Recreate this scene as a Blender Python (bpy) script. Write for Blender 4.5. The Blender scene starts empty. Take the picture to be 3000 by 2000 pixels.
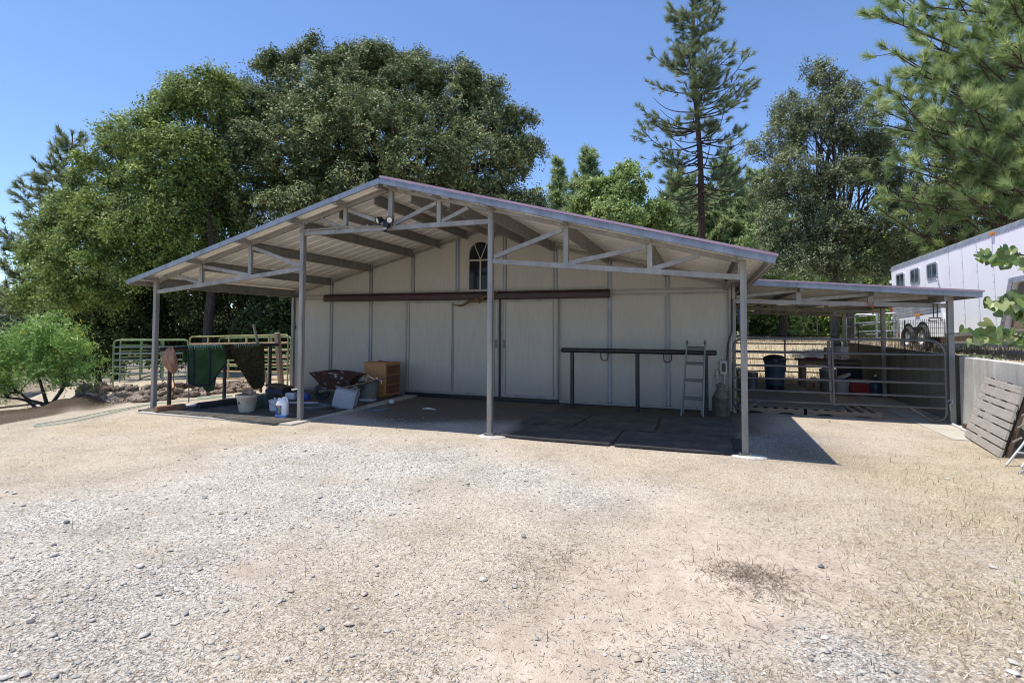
import bpy, math, random
import numpy as np
from mathutils import Vector, Matrix

random.seed(7)
RNG = np.random.default_rng(7)
SC = bpy.context.scene
COL = SC.collection

# ------------------------------------------------------------------ camera
CAM = np.array([10.46988, -7.90772, 1.69869])
YAW, PITCH, ROLL, FPX, PPX, PPY = -0.34652, 0.03682, 0.00444, 1585.49, 1490.06, 899.99


def cam2world(v):
    x3, y2, z3 = v
    c, s = math.cos(ROLL), math.sin(ROLL)
    x = x3 * c - z3 * s
    z2 = x3 * s + z3 * c
    c, s = math.cos(PITCH), math.sin(PITCH)
    y = y2 * c - z2 * s
    z = y2 * s + z2 * c
    c, s = math.cos(YAW), math.sin(YAW)
    return np.array([x * c + y * s, -x * s + y * c, z])


def ray(px, py):
    return cam2world(((px - PPX) / FPX, 1.0, -(py - PPY) / FPX))


def at(px, py, X=None, Y=None, Z=None, k=None):
    """a point of the place from its bearing in the survey photo and one known plane"""
    d = ray(px, py)
    if k is None:
        i, v = (0, X) if X is not None else (1, Y) if Y is not None else (2, Z)
        k = (v - CAM[i]) / d[i]
    return CAM + d * k


cam_d = bpy.data.cameras.new('camera')
cam = bpy.data.objects.new('camera', cam_d)
COL.objects.link(cam)
R_, F_, U_ = cam2world((1, 0, 0)), cam2world((0, 1, 0)), cam2world((0, 0, 1))
cam.matrix_world = Matrix(((R_[0], U_[0], -F_[0], CAM[0]), (R_[1], U_[1], -F_[1], CAM[1]),
                           (R_[2], U_[2], -F_[2], CAM[2]), (0, 0, 0, 1)))
cam_d.sensor_width = 36
cam_d.lens = FPX / 3000 * 36
cam_d.shift_x = (1500 - PPX) / 3000
cam_d.shift_y = (PPY - 1000) / 3000
cam_d.clip_start = 0.05
cam_d.clip_end = 2000
SC.camera = cam

# ------------------------------------------------------------------ light
SUN_TO = Vector((-0.271, -0.111, 1.0)).normalized()
EL = math.asin(SUN_TO.z)
AZ = math.atan2(SUN_TO.x, SUN_TO.y)
world = bpy.data.worlds.new('World')
SC.world = world
world.use_nodes = True
wn = world.node_tree.nodes
wn.clear()
sky = wn.new('ShaderNodeTexSky')
sky.sky_type = 'NISHITA'
sky.sun_disc = False
sky.sun_elevation = EL
sky.sun_rotation = AZ
sky.altitude = 600
sky.air_density = 1.0
sky.dust_density = 0.25
sky.ozone_density = 3.6
bg = wn.new('ShaderNodeBackground')
bg.inputs['Strength'].default_value = 0.14
wo = wn.new('ShaderNodeOutputWorld')
tint = wn.new('ShaderNodeMix')
tint.data_type = 'RGBA'
tint.blend_type = 'MULTIPLY'
tint.inputs[0].default_value = 1
tint.inputs[7].default_value = (.95, 1.01, 1.15, 1)
world.node_tree.links.new(sky.outputs[0], tint.inputs[6])
world.node_tree.links.new(tint.outputs[2], bg.inputs['Color'])
world.node_tree.links.new(bg.outputs[0], wo.inputs['Surface'])

sun_d = bpy.data.lights.new('sun', 'SUN')
sun_d.energy = 4.35
sun_d.angle = math.radians(0.53)
sun_d.color = (1.0, 0.93, 0.81)
sun = bpy.data.objects.new('sun', sun_d)
COL.objects.link(sun)
sun.rotation_euler = (-SUN_TO).to_track_quat('-Z', 'Y').to_euler()
sun.location = (0, 0, 30)

SC.view_settings.view_transform = 'Standard'
SC.view_settings.look = 'None'
SC.view_settings.exposure = 0.40
SC.view_settings.gamma = 1
SC.render.engine = 'CYCLES'
SC.cycles.filter_width = 1.05
SC.cycles.max_bounces = 8
SC.cycles.diffuse_bounces = 5
SC.cycles.transparent_max_bounces = 8

# ------------------------------------------------------------------ helpers


class MB:
    """collects shapes (world coordinates) for ONE mesh"""

    def __init__(self):
        self.v, self.f = [], []

    def add(self, vs, fs):
        b = len(self.v)
        self.v += [tuple(map(float, q)) for q in vs]
        self.f += [tuple(b + i for i in q) for q in fs]
        return self

    def box(self, c, s, R=None):
        c = np.asarray(c, float)
        h = np.asarray(s, float) / 2
        vs = []
        for z in (-1, 1):
            for y in (-1, 1):
                for x in (-1, 1):
                    p = h * (x, y, z)
                    if R is not None:
                        p = R @ p
                    vs.append(c + p)
        return self.add(vs, [(0, 2, 3, 1), (4, 5, 7, 6), (0, 1, 5, 4), (2, 6, 7, 3), (0, 4, 6, 2), (1, 3, 7, 5)])

    def bb(self, lo, hi):
        lo, hi = np.asarray(lo, float), np.asarray(hi, float)
        return self.box((lo + hi) / 2, hi - lo)

    def bar(self, p0, p1, w, h, up=(0, 0, 1)):
        p0, p1 = np.asarray(p0, float), np.asarray(p1, float)
        d = p1 - p0
        L = np.linalg.norm(d)
        d = d / L
        s = np.cross(d, up)
        s /= np.linalg.norm(s)
        u = np.cross(s, d)
        return self.box((p0 + p1) / 2, (L, w, h), np.stack([d, s, u], 1))

    def tube(self, pts, r, n=8, cap=True, closed=False):
        pts = [np.asarray(p, float) for p in pts]
        m = len(pts)
        rr = [r] * m if np.isscalar(r) else list(r)
        tn = []
        for i in range(m):
            a = pts[(i - 1) % m] if (closed or i > 0) else pts[i]
            b = pts[(i + 1) % m] if (closed or i < m - 1) else pts[i]
            t = b - a
            tn.append(t / (np.linalg.norm(t) + 1e-12))
        t0 = tn[0]
        a = np.array([0, 0, 1.0]) if abs(t0[2]) < .9 else np.array([1.0, 0, 0])
        nx = np.cross(t0, a)
        nx /= np.linalg.norm(nx)
        vs, fs = [], []
        for i in range(m):
            nx = nx - tn[i] * (nx @ tn[i])
            nx /= np.linalg.norm(nx) + 1e-12
            ny = np.cross(tn[i], nx)
            for j in range(n):
                q = 2 * math.pi * j / n
                vs.append(pts[i] + rr[i] * (math.cos(q) * nx + math.sin(q) * ny))
        for i in range(m if closed else m - 1):
            for j in range(n):
                fs.append((i * n + j, i * n + (j + 1) % n, ((i + 1) % m) * n + (j + 1) % n, ((i + 1) % m) * n + j))
        if cap and not closed:
            fs.append(tuple(range(n))[::-1])
            fs.append(tuple(range((m - 1) * n, m * n)))
        return self.add(vs, fs)

    def lathe(self, prof, c, n=24, M=None, cap=False, sx=1, sy=1):
        c = np.asarray(c, float)
        vs, fs = [], []
        for r, z in prof:
            for j in range(n):
                q = 2 * math.pi * j / n
                p = np.array([sx * r * math.cos(q), sy * r * math.sin(q), z])
                vs.append(c + (M @ p if M is not None else p))
        for i in range(len(prof) - 1):
            for j in range(n):
                fs.append((i * n + j, i * n + (j + 1) % n, (i + 1) * n + (j + 1) % n, (i + 1) * n + j))
        if cap:
            fs.append(tuple(range(n))[::-1])
            fs.append(tuple(range((len(prof) - 1) * n, len(prof) * n)))
        return self.add(vs, fs)

    def prism(self, poly, o, u, v, w):
        """polygon (a,b) in the plane o+a*u+b*v, extruded by vector w"""
        o, u, v, w = [np.asarray(q, float) for q in (o, u, v, w)]
        n = len(poly)
        a = [o + p[0] * u + p[1] * v for p in poly]
        vs = a + [p + w for p in a]
        fs = [tuple(range(n))[::-1], tuple(range(n, 2 * n))]
        for i in range(n):
            j = (i + 1) % n
            fs.append((i, j, n + j, n + i))
        return self.add(vs, fs)

    def grid(self, fn, nu, nv):
        vs = [fn(i / nu, j / nv) for j in range(nv + 1) for i in range(nu + 1)]
        fs = [(j * (nu + 1) + i, j * (nu + 1) + i + 1, (j + 1) * (nu + 1) + i + 1, (j + 1) * (nu + 1) + i)
              for j in range(nv) for i in range(nu)]
        return self.add(vs, fs)


ROOTLOC = {}


def mesh_obj(name, v, f, mat, smooth=False, parent=None, bevel=0):
    off = np.array(ROOTLOC.get(parent.name if parent else None, (0, 0, 0)))
    me = bpy.data.meshes.new(name)
    if isinstance(f, np.ndarray):
        v = np.asarray(v, np.float32) - off.astype(np.float32)
        me.vertices.add(len(v))
        me.vertices.foreach_set('co', v.ravel())
        k = f.shape[1]
        me.loops.add(f.size)
        me.loops.foreach_set('vertex_index', f.astype(np.int32).ravel())
        me.polygons.add(len(f))
        me.polygons.foreach_set('loop_start', np.arange(0, f.size, k, dtype=np.int32))
        me.update(calc_edges=True)
    else:
        vv = np.asarray(v, float) - off
        me.from_pydata([tuple(q) for q in vv], [], f)
        me.update()
    if smooth:
        me.polygons.foreach_set('use_smooth', [True] * len(me.polygons))
        if smooth != 'all':
            try:
                me.set_sharp_from_angle(angle=math.radians(40))
            except Exception:
                pass
    me.materials.append(mat)
    o = bpy.data.objects.new(name, me)
    COL.objects.link(o)
    if parent:
        o.parent = parent
        ROOTLOC[o.name] = tuple(off)
    if bevel:
        b = o.modifiers.new('bevel', 'BEVEL')
        b.width = bevel
        b.segments = 2
        b.limit_method = 'ANGLE'
    return o


def P(name, mb, mat, root, smooth=False, bevel=0, label=None):
    o = mesh_obj(name, mb.v, mb.f, mat, smooth, root, bevel)
    if label:
        o['label'] = label
    return o


def T(name, label, cat, loc, group=None):
    o = bpy.data.objects.new(name, None)
    COL.objects.link(o)
    o.location = tuple(map(float, loc))
    o.empty_display_size = .2
    ROOTLOC[o.name] = tuple(map(float, loc))
    o['label'] = label
    o['category'] = cat
    if group:
        o['group'] = group
    return o


def tag(o, label, cat, group=None):
    o['label'] = label
    o['category'] = cat
    if group:
        o['group'] = group
    return o


def O(name, label, cat, mb, mat, group=None, smooth=False, bevel=0, base=None):
    """a thing that is one mesh; origin at its base"""
    v = np.asarray(mb.v, float)
    if base is None:
        base = np.array([v[:, 0].mean(), v[:, 1].mean(), v[:, 2].min()])
    o = mesh_obj(name, v - base, mb.f, mat, smooth, None, bevel)
    o.location = tuple(map(float, base))
    return tag(o, label, cat, group)


def copy_tree(o, parent=None):
    c = o.copy()
    COL.objects.link(c)
    c.parent = parent
    for ch in list(o.children):
        copy_tree(ch, c)
    return c


def rotz(a):
    c, s = math.cos(a), math.sin(a)
    return np.array([[c, -s, 0], [s, c, 0], [0, 0, 1.0]])


def roty(a):
    c, s = math.cos(a), math.sin(a)
    return np.array([[c, 0, s], [0, 1, 0], [-s, 0, c]])


def rotx(a):
    c, s = math.cos(a), math.sin(a)
    return np.array([[1, 0, 0], [0, c, -s], [0, s, c]])


def sst(a, b, x):
    t = np.clip((np.asarray(x, float) - a) / (b - a), 0, 1)
    return t * t * (3 - 2 * t)


def vnoise(P3, seed=0):
    """cheap smooth noise from sines, about -1..1"""
    r = np.random.default_rng(seed)
    P3 = np.asarray(P3, float)
    out = np.zeros(P3.shape[:-1])
    for i in range(6):
        k = r.normal(size=3)
        k *= r.uniform(.6, 1.8) / np.linalg.norm(k)
        out += np.sin(P3 @ k + r.uniform(0, 6.28)) / 2.4
    return out

# ------------------------------------------------------------------ materials


class NT:
    def __init__(self, name):
        m = bpy.data.materials.new(name)
        m.use_nodes = True
        self.m, self.t = m, m.node_tree
        self.n, self.l = self.t.nodes, self.t.links
        self.b = self.n['Principled BSDF']
        self.tc = self.n.new('ShaderNodeTexCoord')

    def new(self, t, **kw):
        n = self.n.new(t)
        for k, v in kw.items():
            if k in n.inputs:
                n.inputs[k].default_value = v
            else:
                setattr(n, k, v)
        return n

    def link(self, a, b):
        self.l.new(a, b)

    def coords(self, scale=(1, 1, 1)):
        mp = self.new('ShaderNodeMapping')
        mp.inputs['Scale'].default_value = scale
        self.link(self.tc.outputs['Object'], mp.inputs[0])
        return mp.outputs[0]

    def noise(self, scale, detail=4, rough=.55, co=None, dist=0):
        n = self.new('ShaderNodeTexNoise', Scale=scale, Detail=detail, Roughness=rough, Distortion=dist)
        self.link(co if co is not None else self.tc.outputs['Object'], n.inputs['Vector'])
        return n.outputs[0]

    def ramp(self, fac, stops):
        r = self.new('ShaderNodeValToRGB')
        e = r.color_ramp.elements
        while len(e) < len(stops):
            e.new(.5)
        for q, (p, c) in zip(e, stops):
            q.position = p
            q.color = (*c, 1) if len(c) == 3 else c
        self.link(fac, r.inputs[0])
        return r.outputs[0]

    def mix(self, fac, a, b, mode='MIX'):
        n = self.new('ShaderNodeMix', data_type='RGBA', blend_type=mode)
        for k, v in ((0, fac), (6, a), (7, b)):
            if hasattr(v, 'links'):
                self.link(v, n.inputs[k])
            else:
                n.inputs[k].default_value = (*v, 1) if isinstance(v, tuple) else v
        return n.outputs[2]

    def bump(self, h, strength=.3, dist=.01, prev=None):
        b = self.new('ShaderNodeBump', Strength=strength, Distance=dist)
        self.link(h, b.inputs['Height'])
        if prev is not None:
            self.link(prev, b.inputs['Normal'])
        return b.outputs[0]

    def set(self, color=None, rough=None, metal=None, normal=None, spec=None):
        for k, v in (('Base Color', color), ('Roughness', rough), ('Metallic', metal), ('Normal', normal), ('Specular IOR Level', spec)):
            if v is None:
                continue
            if hasattr(v, 'links'):
                self.link(v, self.b.inputs[k])
            else:
                self.b.inputs[k].default_value = (*v, 1) if isinstance(v, tuple) else v
        return self.m


def mat_simple(name, c, rough=.6, metal=0, var=.25, scale=6, bump=.0, stretch=(1, 1, 1), bscale=60, spec=None):
    t = NT(name)
    n = t.noise(scale, 5, .6, t.coords(stretch))
    lo = tuple(x * (1 - var) for x in c)
    hi = tuple(min(1, x * (1 + var)) for x in c)
    col = t.ramp(n, [(.3, lo), (.7, hi)])
    nm = t.bump(t.noise(bscale, 3, .6, t.coords(stretch)), bump, .005) if bump else None
    return t.set(col, rough, metal, nm, spec)


def mat_galv(name, c=(.34, .34, .34), rough=.5, metal=.55, warm=0.5):
    t = NT(name)
    n = t.noise(5, 6, .65, t.coords((1, 1, .25)))
    n2 = t.noise(38, 3, .6)
    col = t.ramp(n, [(.28, tuple(x * .62 for x in c)), (.55, c), (.78, tuple(x * 1.35 for x in c))])
    col = t.mix(.35 * warm, col, t.ramp(n2, [(.35, (.20, .15, .10)), (.65, (.42, .39, .34))]))
    rr = t.ramp(n2, [(.2, (rough - .12,) * 3), (.8, (rough + .15,) * 3)])
    return t.set(col, rr, metal, t.bump(n2, .08, .003))


def mat_wood(name, c, rough=.8, axis=0, dark=.45, scale=3):
    t = NT(name)
    s = [14, 14, 14]
    s[axis] = .8
    co = t.coords(tuple(s))
    n = t.noise(scale, 6, .65, co, 1.2)
    n2 = t.noise(2.3, 3, .5)
    col = t.ramp(n, [(.25, tuple(x * dark for x in c)), (.5, c), (.8, tuple(min(1, x * 1.25) for x in c))])
    col = t.mix(.4, col, t.ramp(n2, [(.3, tuple(x * .6 for x in c)), (.7, tuple(min(1, x * 1.2) for x in c))]), 'MULTIPLY') if False else col
    return t.set(col, rough, 0, t.bump(n, .25, .004))


def mat_leaf(name, dark, mid, light, rough=.42, trans=.22, tcol=None, spec=.5):
    t = NT(name)
    a = t.new('ShaderNodeAttribute', attribute_name='vary')
    col = t.ramp(a.outputs['Fac'], [(0, dark), (.5, mid), (1, light)])
    t.set(col, rough, 0, None, spec)
    tr = t.new('ShaderNodeBsdfTranslucent')
    tc = t.mix(.5, col, tcol if tcol else tuple(min(1, x * 1.6) for x in light))
    t.link(tc, tr.inputs['Color'])
    ms = t.new('ShaderNodeMixShader')
    ms.inputs[0].default_value = trans
    t.link(t.b.outputs[0], ms.inputs[1])
    t.link(tr.outputs[0], ms.inputs[2])
    t.link(ms.outputs[0], t.n['Material Output'].inputs['Surface'])
    return t.m


M = {}
M['galv'] = mat_galv('galvanised_steel', (.285, .275, .26), .5, .35)
M['galv_blue'] = mat_galv('galvanised_trim', (.215, .24, .28), .42, .5, .15)
M['galv_dark'] = mat_galv('galvanised_purlin', (.24, .235, .22), .55, .3)
M['tube_gate'] = mat_galv('grey_gate_paint', (.11, .105, .11), .45, .35, .2)
M['silver'] = mat_galv('silver_pipe', (.5, .53, .58), .38, .7, .05)
M['bin_metal'] = mat_galv('galvanised_bin', (.3, .31, .32), .42, .6, .2)
M['black_pipe'] = mat_simple('black_pipe_paint', (.018, .018, .021), .45, .1, .5, 12)
M['brown_pipe'] = mat_simple('rusty_pipe', (.05, .032, .024), .7, .1, .5, 9)


def wall_mat():
    t = NT('off_white_wall_panel')
    n = t.noise(1.1, 5, .6, t.coords((1, 1, .35)))
    n2 = t.noise(9, 5, .65, t.coords((3, 3, .3)))
    c = t.ramp(n, [(.3, (.405, .38, .33)), (.7, (.46, .435, .38))])
    c = t.mix(.3, c, t.ramp(n2, [(.35, (.33, .30, .245)), (.65, (.50, .475, .42))]))
    sx = t.new('ShaderNodeSeparateXYZ')
    t.link(t.tc.outputs['Object'], sx.inputs[0])
    mr = t.new('ShaderNodeMapRange')
    t.link(sx.outputs[2], mr.inputs[0])
    for k_, v_ in ((1, .0), (2, .8), (3, 1.0), (4, 0.0)):
        mr.inputs[k_].default_value = v_
    mm = t.new('ShaderNodeMath', operation='MULTIPLY')
    t.link(mr.outputs[0], mm.inputs[0])
    t.link(n2, mm.inputs[1])
    c = t.mix(mm.outputs[0], c, (.19, .145, .10))
    return t.set(c, .6, 0, t.bump(t.noise(90, 2, .5), .05, .002))


M['wall'] = wall_mat()
M['liner'] = mat_simple('roof_liner_paint', (.84, .81, .75), .45, .0, .08, 2)
M['roof_top'] = mat_simple('plum_roof_paint', (.36, .235, .30), .3, .0, .12, 2, spec=.8)
M['track'] = mat_simple('maroon_track_paint', (.038, .017, .018), .5, .1, .3, 4)
M['frame'] = mat_simple('cream_window_frame', (.42, .395, .34), .55, 0, .1, 6)


def glass_mat(name, c=(.012, .014, .016), rough=.06):
    t = NT(name)
    return t.set(t.ramp(t.noise(3, 2), [(.3, c), (.7, tuple(x * 1.6 for x in c))]), rough, 0, t.bump(t.noise(2.2, 2), .04, .02), .22)


M['glass'] = glass_mat('dark_glass')
M['black'] = mat_simple('black_plastic', (.012, .012, .013), .4, 0, .3, 10)
M['lens'] = mat_simple('lamp_lens', (.7, .66, .55), .25, 0, .1, 20)
M['rubber'] = mat_simple('black_rubber', (.030, .030, .033), .85, 0, .45, 3, .25, (1, 1, 1), 90)


def mat_mat():
    t = NT('dusty_rubber_mat')
    n = t.noise(2.1, 6, .7)
    n2 = t.noise(28, 4, .7)
    c = t.ramp(n, [(.35, (.036, .035, .037)), (.5, (.075, .069, .062)), (.66, (.17, .148, .12))])
    c = t.mix(.35, c, t.ramp(n2, [(.45, (.015, .015, .017)), (.75, (.16, .14, .11))]))
    return t.set(c, .8, 0, t.bump(n2, .3, .004))


M['mat'] = mat_mat()


def concrete(name, c, stain=.6):
    t = NT(name)
    n = t.noise(1.3, 6, .65)
    st = t.noise(2.2, 6, .7, t.coords((2.2, 2.2, .22)))
    n3 = t.noise(45, 4, .7)
    col = t.ramp(n, [(.3, tuple(x * .72 for x in c)), (.7, tuple(x * 1.12 for x in c))])
    col = t.mix(stain, col, t.ramp(st, [(.3, (.36, .33, .29)), (.44, (.85, .84, .82)), (.56, (1, 1, 1)), (.63, (1.5, 1.5, 1.5)), (.70, (.62, .58, .52))]), 'MULTIPLY')
    col = t.mix(.2, col, t.ramp(n3, [(.3, (.2, .19, .17)), (.7, (.6, .58, .54))]))
    return t.set(col, .85, 0, t.bump(n3, .3, .006, t.bump(n, .2, .03)))


M['concrete'] = concrete('retaining_wall_concrete', (.56, .55, .52))
M['concrete_shaded'] = concrete('shade_dark_concrete', (.21, .19, .145), .8)  # same wall concrete with the lean-to's shade put into its colour
M['slab'] = concrete('slab_concrete', (.5, .47, .41), .3)


def ground_mat():
    t = NT('dry_gravel_ground')
    a = t.new('ShaderNodeAttribute', attribute_name='cover')
    sep = t.new('ShaderNodeSeparateColor')
    t.link(a.outputs['Color'], sep.inputs[0])
    big = t.noise(.55, 5, .6)
    med = t.noise(5, 6, .7)
    fine = t.noise(55, 5, .75)
    # dirt
    dirt = t.ramp(med, [(.3, (.40, .325, .26)), (.5, (.53, .445, .365)), (.72, (.63, .545, .46))])
    # tan sand with grit
    tan = t.ramp(fine, [(.3, (.24, .195, .15)), (.47, (.44, .385, .315)), (.62, (.57, .51, .43)), (.78, (.74, .69, .62))])
    # grey gravel as voronoi chips
    vo = t.new('ShaderNodeTexVoronoi', Scale=78.0, Randomness=1.0)
    t.link(t.tc.outputs['Object'], vo.inputs['Vector'])
    vo2 = t.new('ShaderNodeTexVoronoi', Scale=130.0, Randomness=1.0)
    t.link(t.tc.outputs['Object'], vo2.inputs['Vector'])
    s2 = t.new('ShaderNodeSeparateColor')
    t.link(vo.outputs['Color'], s2.inputs[0])
    grav = t.ramp(s2.outputs[0], [(0, (.16, .165, .17)), (.2, (.33, .33, .32)), (.5, (.48, .465, .435)), (.78, (.60, .58, .54)), (1, (.78, .76, .71))])
    s3 = t.new('ShaderNodeSeparateColor')
    t.link(vo2.outputs['Color'], s3.inputs[0])
    grit = t.ramp(s3.outputs[1], [(0, (.18, .155, .13)), (.3, (.40, .345, .28)), (.65, (.56, .495, .41)), (1, (.76, .71, .63))])
    tan = t.mix(.5, tan, grit)
    vo3 = t.new('ShaderNodeTexVoronoi', Scale=62.0, Randomness=1.0)
    t.link(t.tc.outputs['Object'], vo3.inputs['Vector'])
    s4 = t.new('ShaderNodeSeparateColor')
    t.link(vo3.outputs['Color'], s4.inputs[0])
    mid = t.ramp(s4.outputs[2], [(0, (.62, .60, .58)), (.18, (.88, .87, .85)), (.6, (1.02, 1.01, 1.0)), (1, (1.22, 1.21, 1.2))])
    straw = t.ramp(t.noise(70, 5, .8, t.coords((1, .35, 1))), [(.3, (.25, .205, .145)), (.5, (.46, .40, .30)), (.7, (.66, .60, .48))])

    def m(ch, mul, off):
        x = t.new('ShaderNodeMath', operation='MULTIPLY_ADD')
        t.link(ch, x.inputs[0])
        x.inputs[1].default_value = mul
        x.inputs[2].default_value = off
        y = t.new('ShaderNodeMath', operation='ADD', use_clamp=True)
        t.link(x.outputs[0], y.inputs[0])
        z = t.new('ShaderNodeMath', operation='MULTIPLY_ADD')
        t.link(med, z.inputs[0])
        z.inputs[1].default_value = 1.3
        z.inputs[2].default_value = -.65
        t.link(z.outputs[0], y.inputs[1])
        return y.outputs[0]
    col = t.mix(m(sep.outputs[0], 1.25, -.05), tan, grav)
    col = t.mix(m(sep.outputs[2], 1.25, -.08), col, straw)
    col = t.mix(m(sep.outputs[1], 1.3, -.12), col, dirt)
    col = t.mix(.62, col, t.ramp(t.noise(1.1, 8, .72), [(.32, (.60, .56, .51)), (.5, (.93, .91, .88)), (.68, (1.12, 1.11, 1.09))]), 'MULTIPLY')
    gm_ = t.new('ShaderNodeMath', operation='MULTIPLY_ADD')
    t.link(sep.outputs[1], gm_.inputs[0])
    gm_.inputs[1].default_value = -.75
    gm_.inputs[2].default_value = .7
    col = t.mix(gm_.outputs[0], col, mid, 'MULTIPLY')
    dk = t.new('ShaderNodeAttribute', attribute_name='soil_and_shade')  # dark soil, plus shade painted on the porch floor
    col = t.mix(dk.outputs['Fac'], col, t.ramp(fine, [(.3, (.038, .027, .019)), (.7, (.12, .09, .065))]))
    bm = t.bump(vo.outputs['Distance'], .55, .012)
    bm = t.bump(vo2.outputs['Distance'], .35, .006, bm)
    bm = t.bump(fine, .5, .01, bm)
    bm = t.bump(med, .4, .04, bm)
    return t.set(col, .95, 0, bm, .15)


M['ground'] = ground_mat()


def attr_mat(name, stops, rough=.85, bump=0, spec=.3):
    t = NT(name)
    a = t.new('ShaderNodeAttribute', attribute_name='vary')
    col = t.ramp(a.outputs['Fac'], stops)
    return t.set(col, rough, 0, t.bump(t.noise(60, 3), bump, .004) if bump else None, spec)


M['pebble'] = attr_mat('pebbles', [(0, (.14, .145, .15)), (.12, (.31, .31, .30)), (.45, (.47, .445, .40)), (.7, (.57, .535, .475)), (.88, (.46, .37, .29)), (1, (.80, .78, .74))])
M['strawb'] = attr_mat('straw_blades', [(0, (.17, .125, .07)), (.45, (.43, .35, .22)), (.8, (.62, .54, .39)), (1, (.76, .70, .55))])
M['greenb'] = attr_mat('green_blades', [(0, (.08, .12, .03)), (.5, (.16, .20, .06)), (1, (.34, .33, .14))])
M['duff'] = attr_mat('dead_twigs', [(0, (.07, .05, .04)), (.5, (.21, .16, .115)), (1, (.42, .35, .27))])


def rock_mat():
    t = NT('brown_fieldstone')
    n = t.noise(4, 7, .7)
    o = t.new('ShaderNodeObjectInfo')
    c = t.ramp(n, [(.3, (.05, .04, .033)), (.48, (.24, .20, .165)), (.7, (.48, .44, .39))])
    c2 = t.ramp(o.outputs['Random'], [(0, (.6, .52, .46)), (.5, (1, .95, .9)), (1, (1.35, 1.3, 1.25))])
    return t.set(t.mix(1, c, c2, 'MULTIPLY'), .9, 0, t.bump(t.noise(18, 6, .7), .7, .03))


M['rock'] = rock_mat()
M['bark'] = NT('bark')
_t = M['bark']
_n = _t.noise(7, 6, .7, _t.coords((3, 3, .6)))
M['bark'] = _t.set(_t.ramp(_n, [(.3, (.018, .014, .012)), (.55, (.055, .043, .036)), (.8, (.15, .125, .105))]), .95, 0, _t.bump(_n, .8, .04))
_t = NT('pine_bark')
_n = _t.noise(6, 6, .7, _t.coords((3, 3, .5)))
M['pbark'] = _t.set(_t.ramp(_n, [(.3, (.022, .016, .013)), (.55, (.085, .055, .042)), (.8, (.19, .125, .09))]), .95, 0, _t.bump(_n, .9, .05))
_t = NT('grey_oak_bark')
_n = _t.noise(6, 6, .7, _t.coords((3, 3, .5)))
M['gbark'] = _t.set(_t.ramp(_n, [(.3, (.03, .025, .022)), (.55, (.10, .083, .07)), (.8, (.24, .21, .18))]), .95, 0, _t.bump(_n, .8, .04))
M['oak_leaf'] = mat_leaf('live_oak_leaf', (.02, .036, .012), (.095, .135, .046), (.38, .42, .18), .55, .10, None, .32)
M['oak2_leaf'] = mat_leaf('bright_oak_leaf', (.024, .05, .010), (.115, .185, .04), (.44, .53, .16), .55, .18, None, .32)
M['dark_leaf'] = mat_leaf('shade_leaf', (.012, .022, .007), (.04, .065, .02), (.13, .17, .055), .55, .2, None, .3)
M['light_leaf'] = mat_leaf('green_tree_leaf', (.05, .095, .025), (.18, .28, .075), (.44, .53, .22), .5, .28, None, .35)
M['wood_leaf'] = mat_leaf('woodland_leaf', (.07, .13, .025), (.22, .33, .07), (.48, .58, .18), .45, .5)
M['grey_leaf'] = mat_leaf('grey_oak_leaf', (.022, .038, .016), (.115, .15, .072), (.40, .44, .24), .5, .14, None, .35)
M['far_leaf'] = mat_leaf('far_leaf', (.05, .075, .04), (.10, .14, .075), (.19, .23, .13), .5, .2)
M['shrub_leaf'] = mat_leaf('feathery_shrub_leaf', (.04, .11, .018), (.14, .29, .05), (.42, .57, .16), .45, .32)
M['flower'] = mat_leaf('yellow_flower', (.65, .42, .02), (.8, .55, .02), (.85, .65, .06), .5, .3)
M['needle'] = mat_leaf('long_needles', (.055, .12, .035), (.20, .31, .105), (.55, .62, .29), .42, .3)
M['needle2'] = mat_leaf('pine_needles', (.05, .085, .042), (.15, .205, .095), (.36, .41, .21), .42, .25)
M['needle3'] = mat_leaf('young_pine_needles', (.09, .15, .065), (.235, .33, .145), (.46, .54, .27), .45, .35)
M['redbud'] = mat_leaf('redbud_leaf', (.05, .10, .018), (.13, .20, .04), (.36, .40, .17), .36, .22)
M['white_paint'] = mat_simple('white_trailer_skin', (.90, .905, .92), .3, 0, .03, 2)
M['alu'] = mat_galv('trailer_aluminium', (.55, .57, .6), .35, .75, .02)
M['tyre'] = mat_simple('tyre_rubber', (.035, .034, .034), .8, 0, .35, 9)
M['chrome'] = mat_galv('wheel_rim', (.7, .7, .72), .25, .9, 0)
M['red_lamp'] = mat_simple('red_lamp', (.6, .02, .02), .3)
M['amber'] = mat_simple('amber_lamp', (.85, .25, .02), .3)
M['tan_beam'] = mat_simple('trailer_underframe', (.22, .17, .12), .7, .1, .2)
M['old_wood'] = mat_wood('weathered_plank', (.37, .34, .31), .85, 1, .5)
M['old_wood_v'] = mat_wood('weathered_post', (.37, .28, .20), .85, 2, .6)
M['pallet_wood'] = mat_wood('pallet_wood', (.26, .20, .145), .85, 0, .5)
M['pallet_wood_y'] = mat_wood('pallet_board', (.27, .22, .17), .85, 1, .5)
M['dark_wood'] = mat_wood('dark_timber', (.10, .065, .045), .8, 0, .5)
M['gate_green'] = mat_simple('green_panel_paint', (.16, .24, .10), .45, .1, .35, 8)
M['gate_orange'] = mat_simple('faded_orange_panel', (.40, .26, .15), .5, .1, .4, 4)
M['gate_yellow'] = mat_simple('yellow_green_panel', (.27, .26, .11), .5, .1, .35, 7)

# ------------------------------------------------------------------ terrain
W, D = 10.97, 3.938
MND = (at(50, 1236, k=10.6)[:2], at(235, 1186, k=11.3)[:2])
SLOPE = .2618


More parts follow.
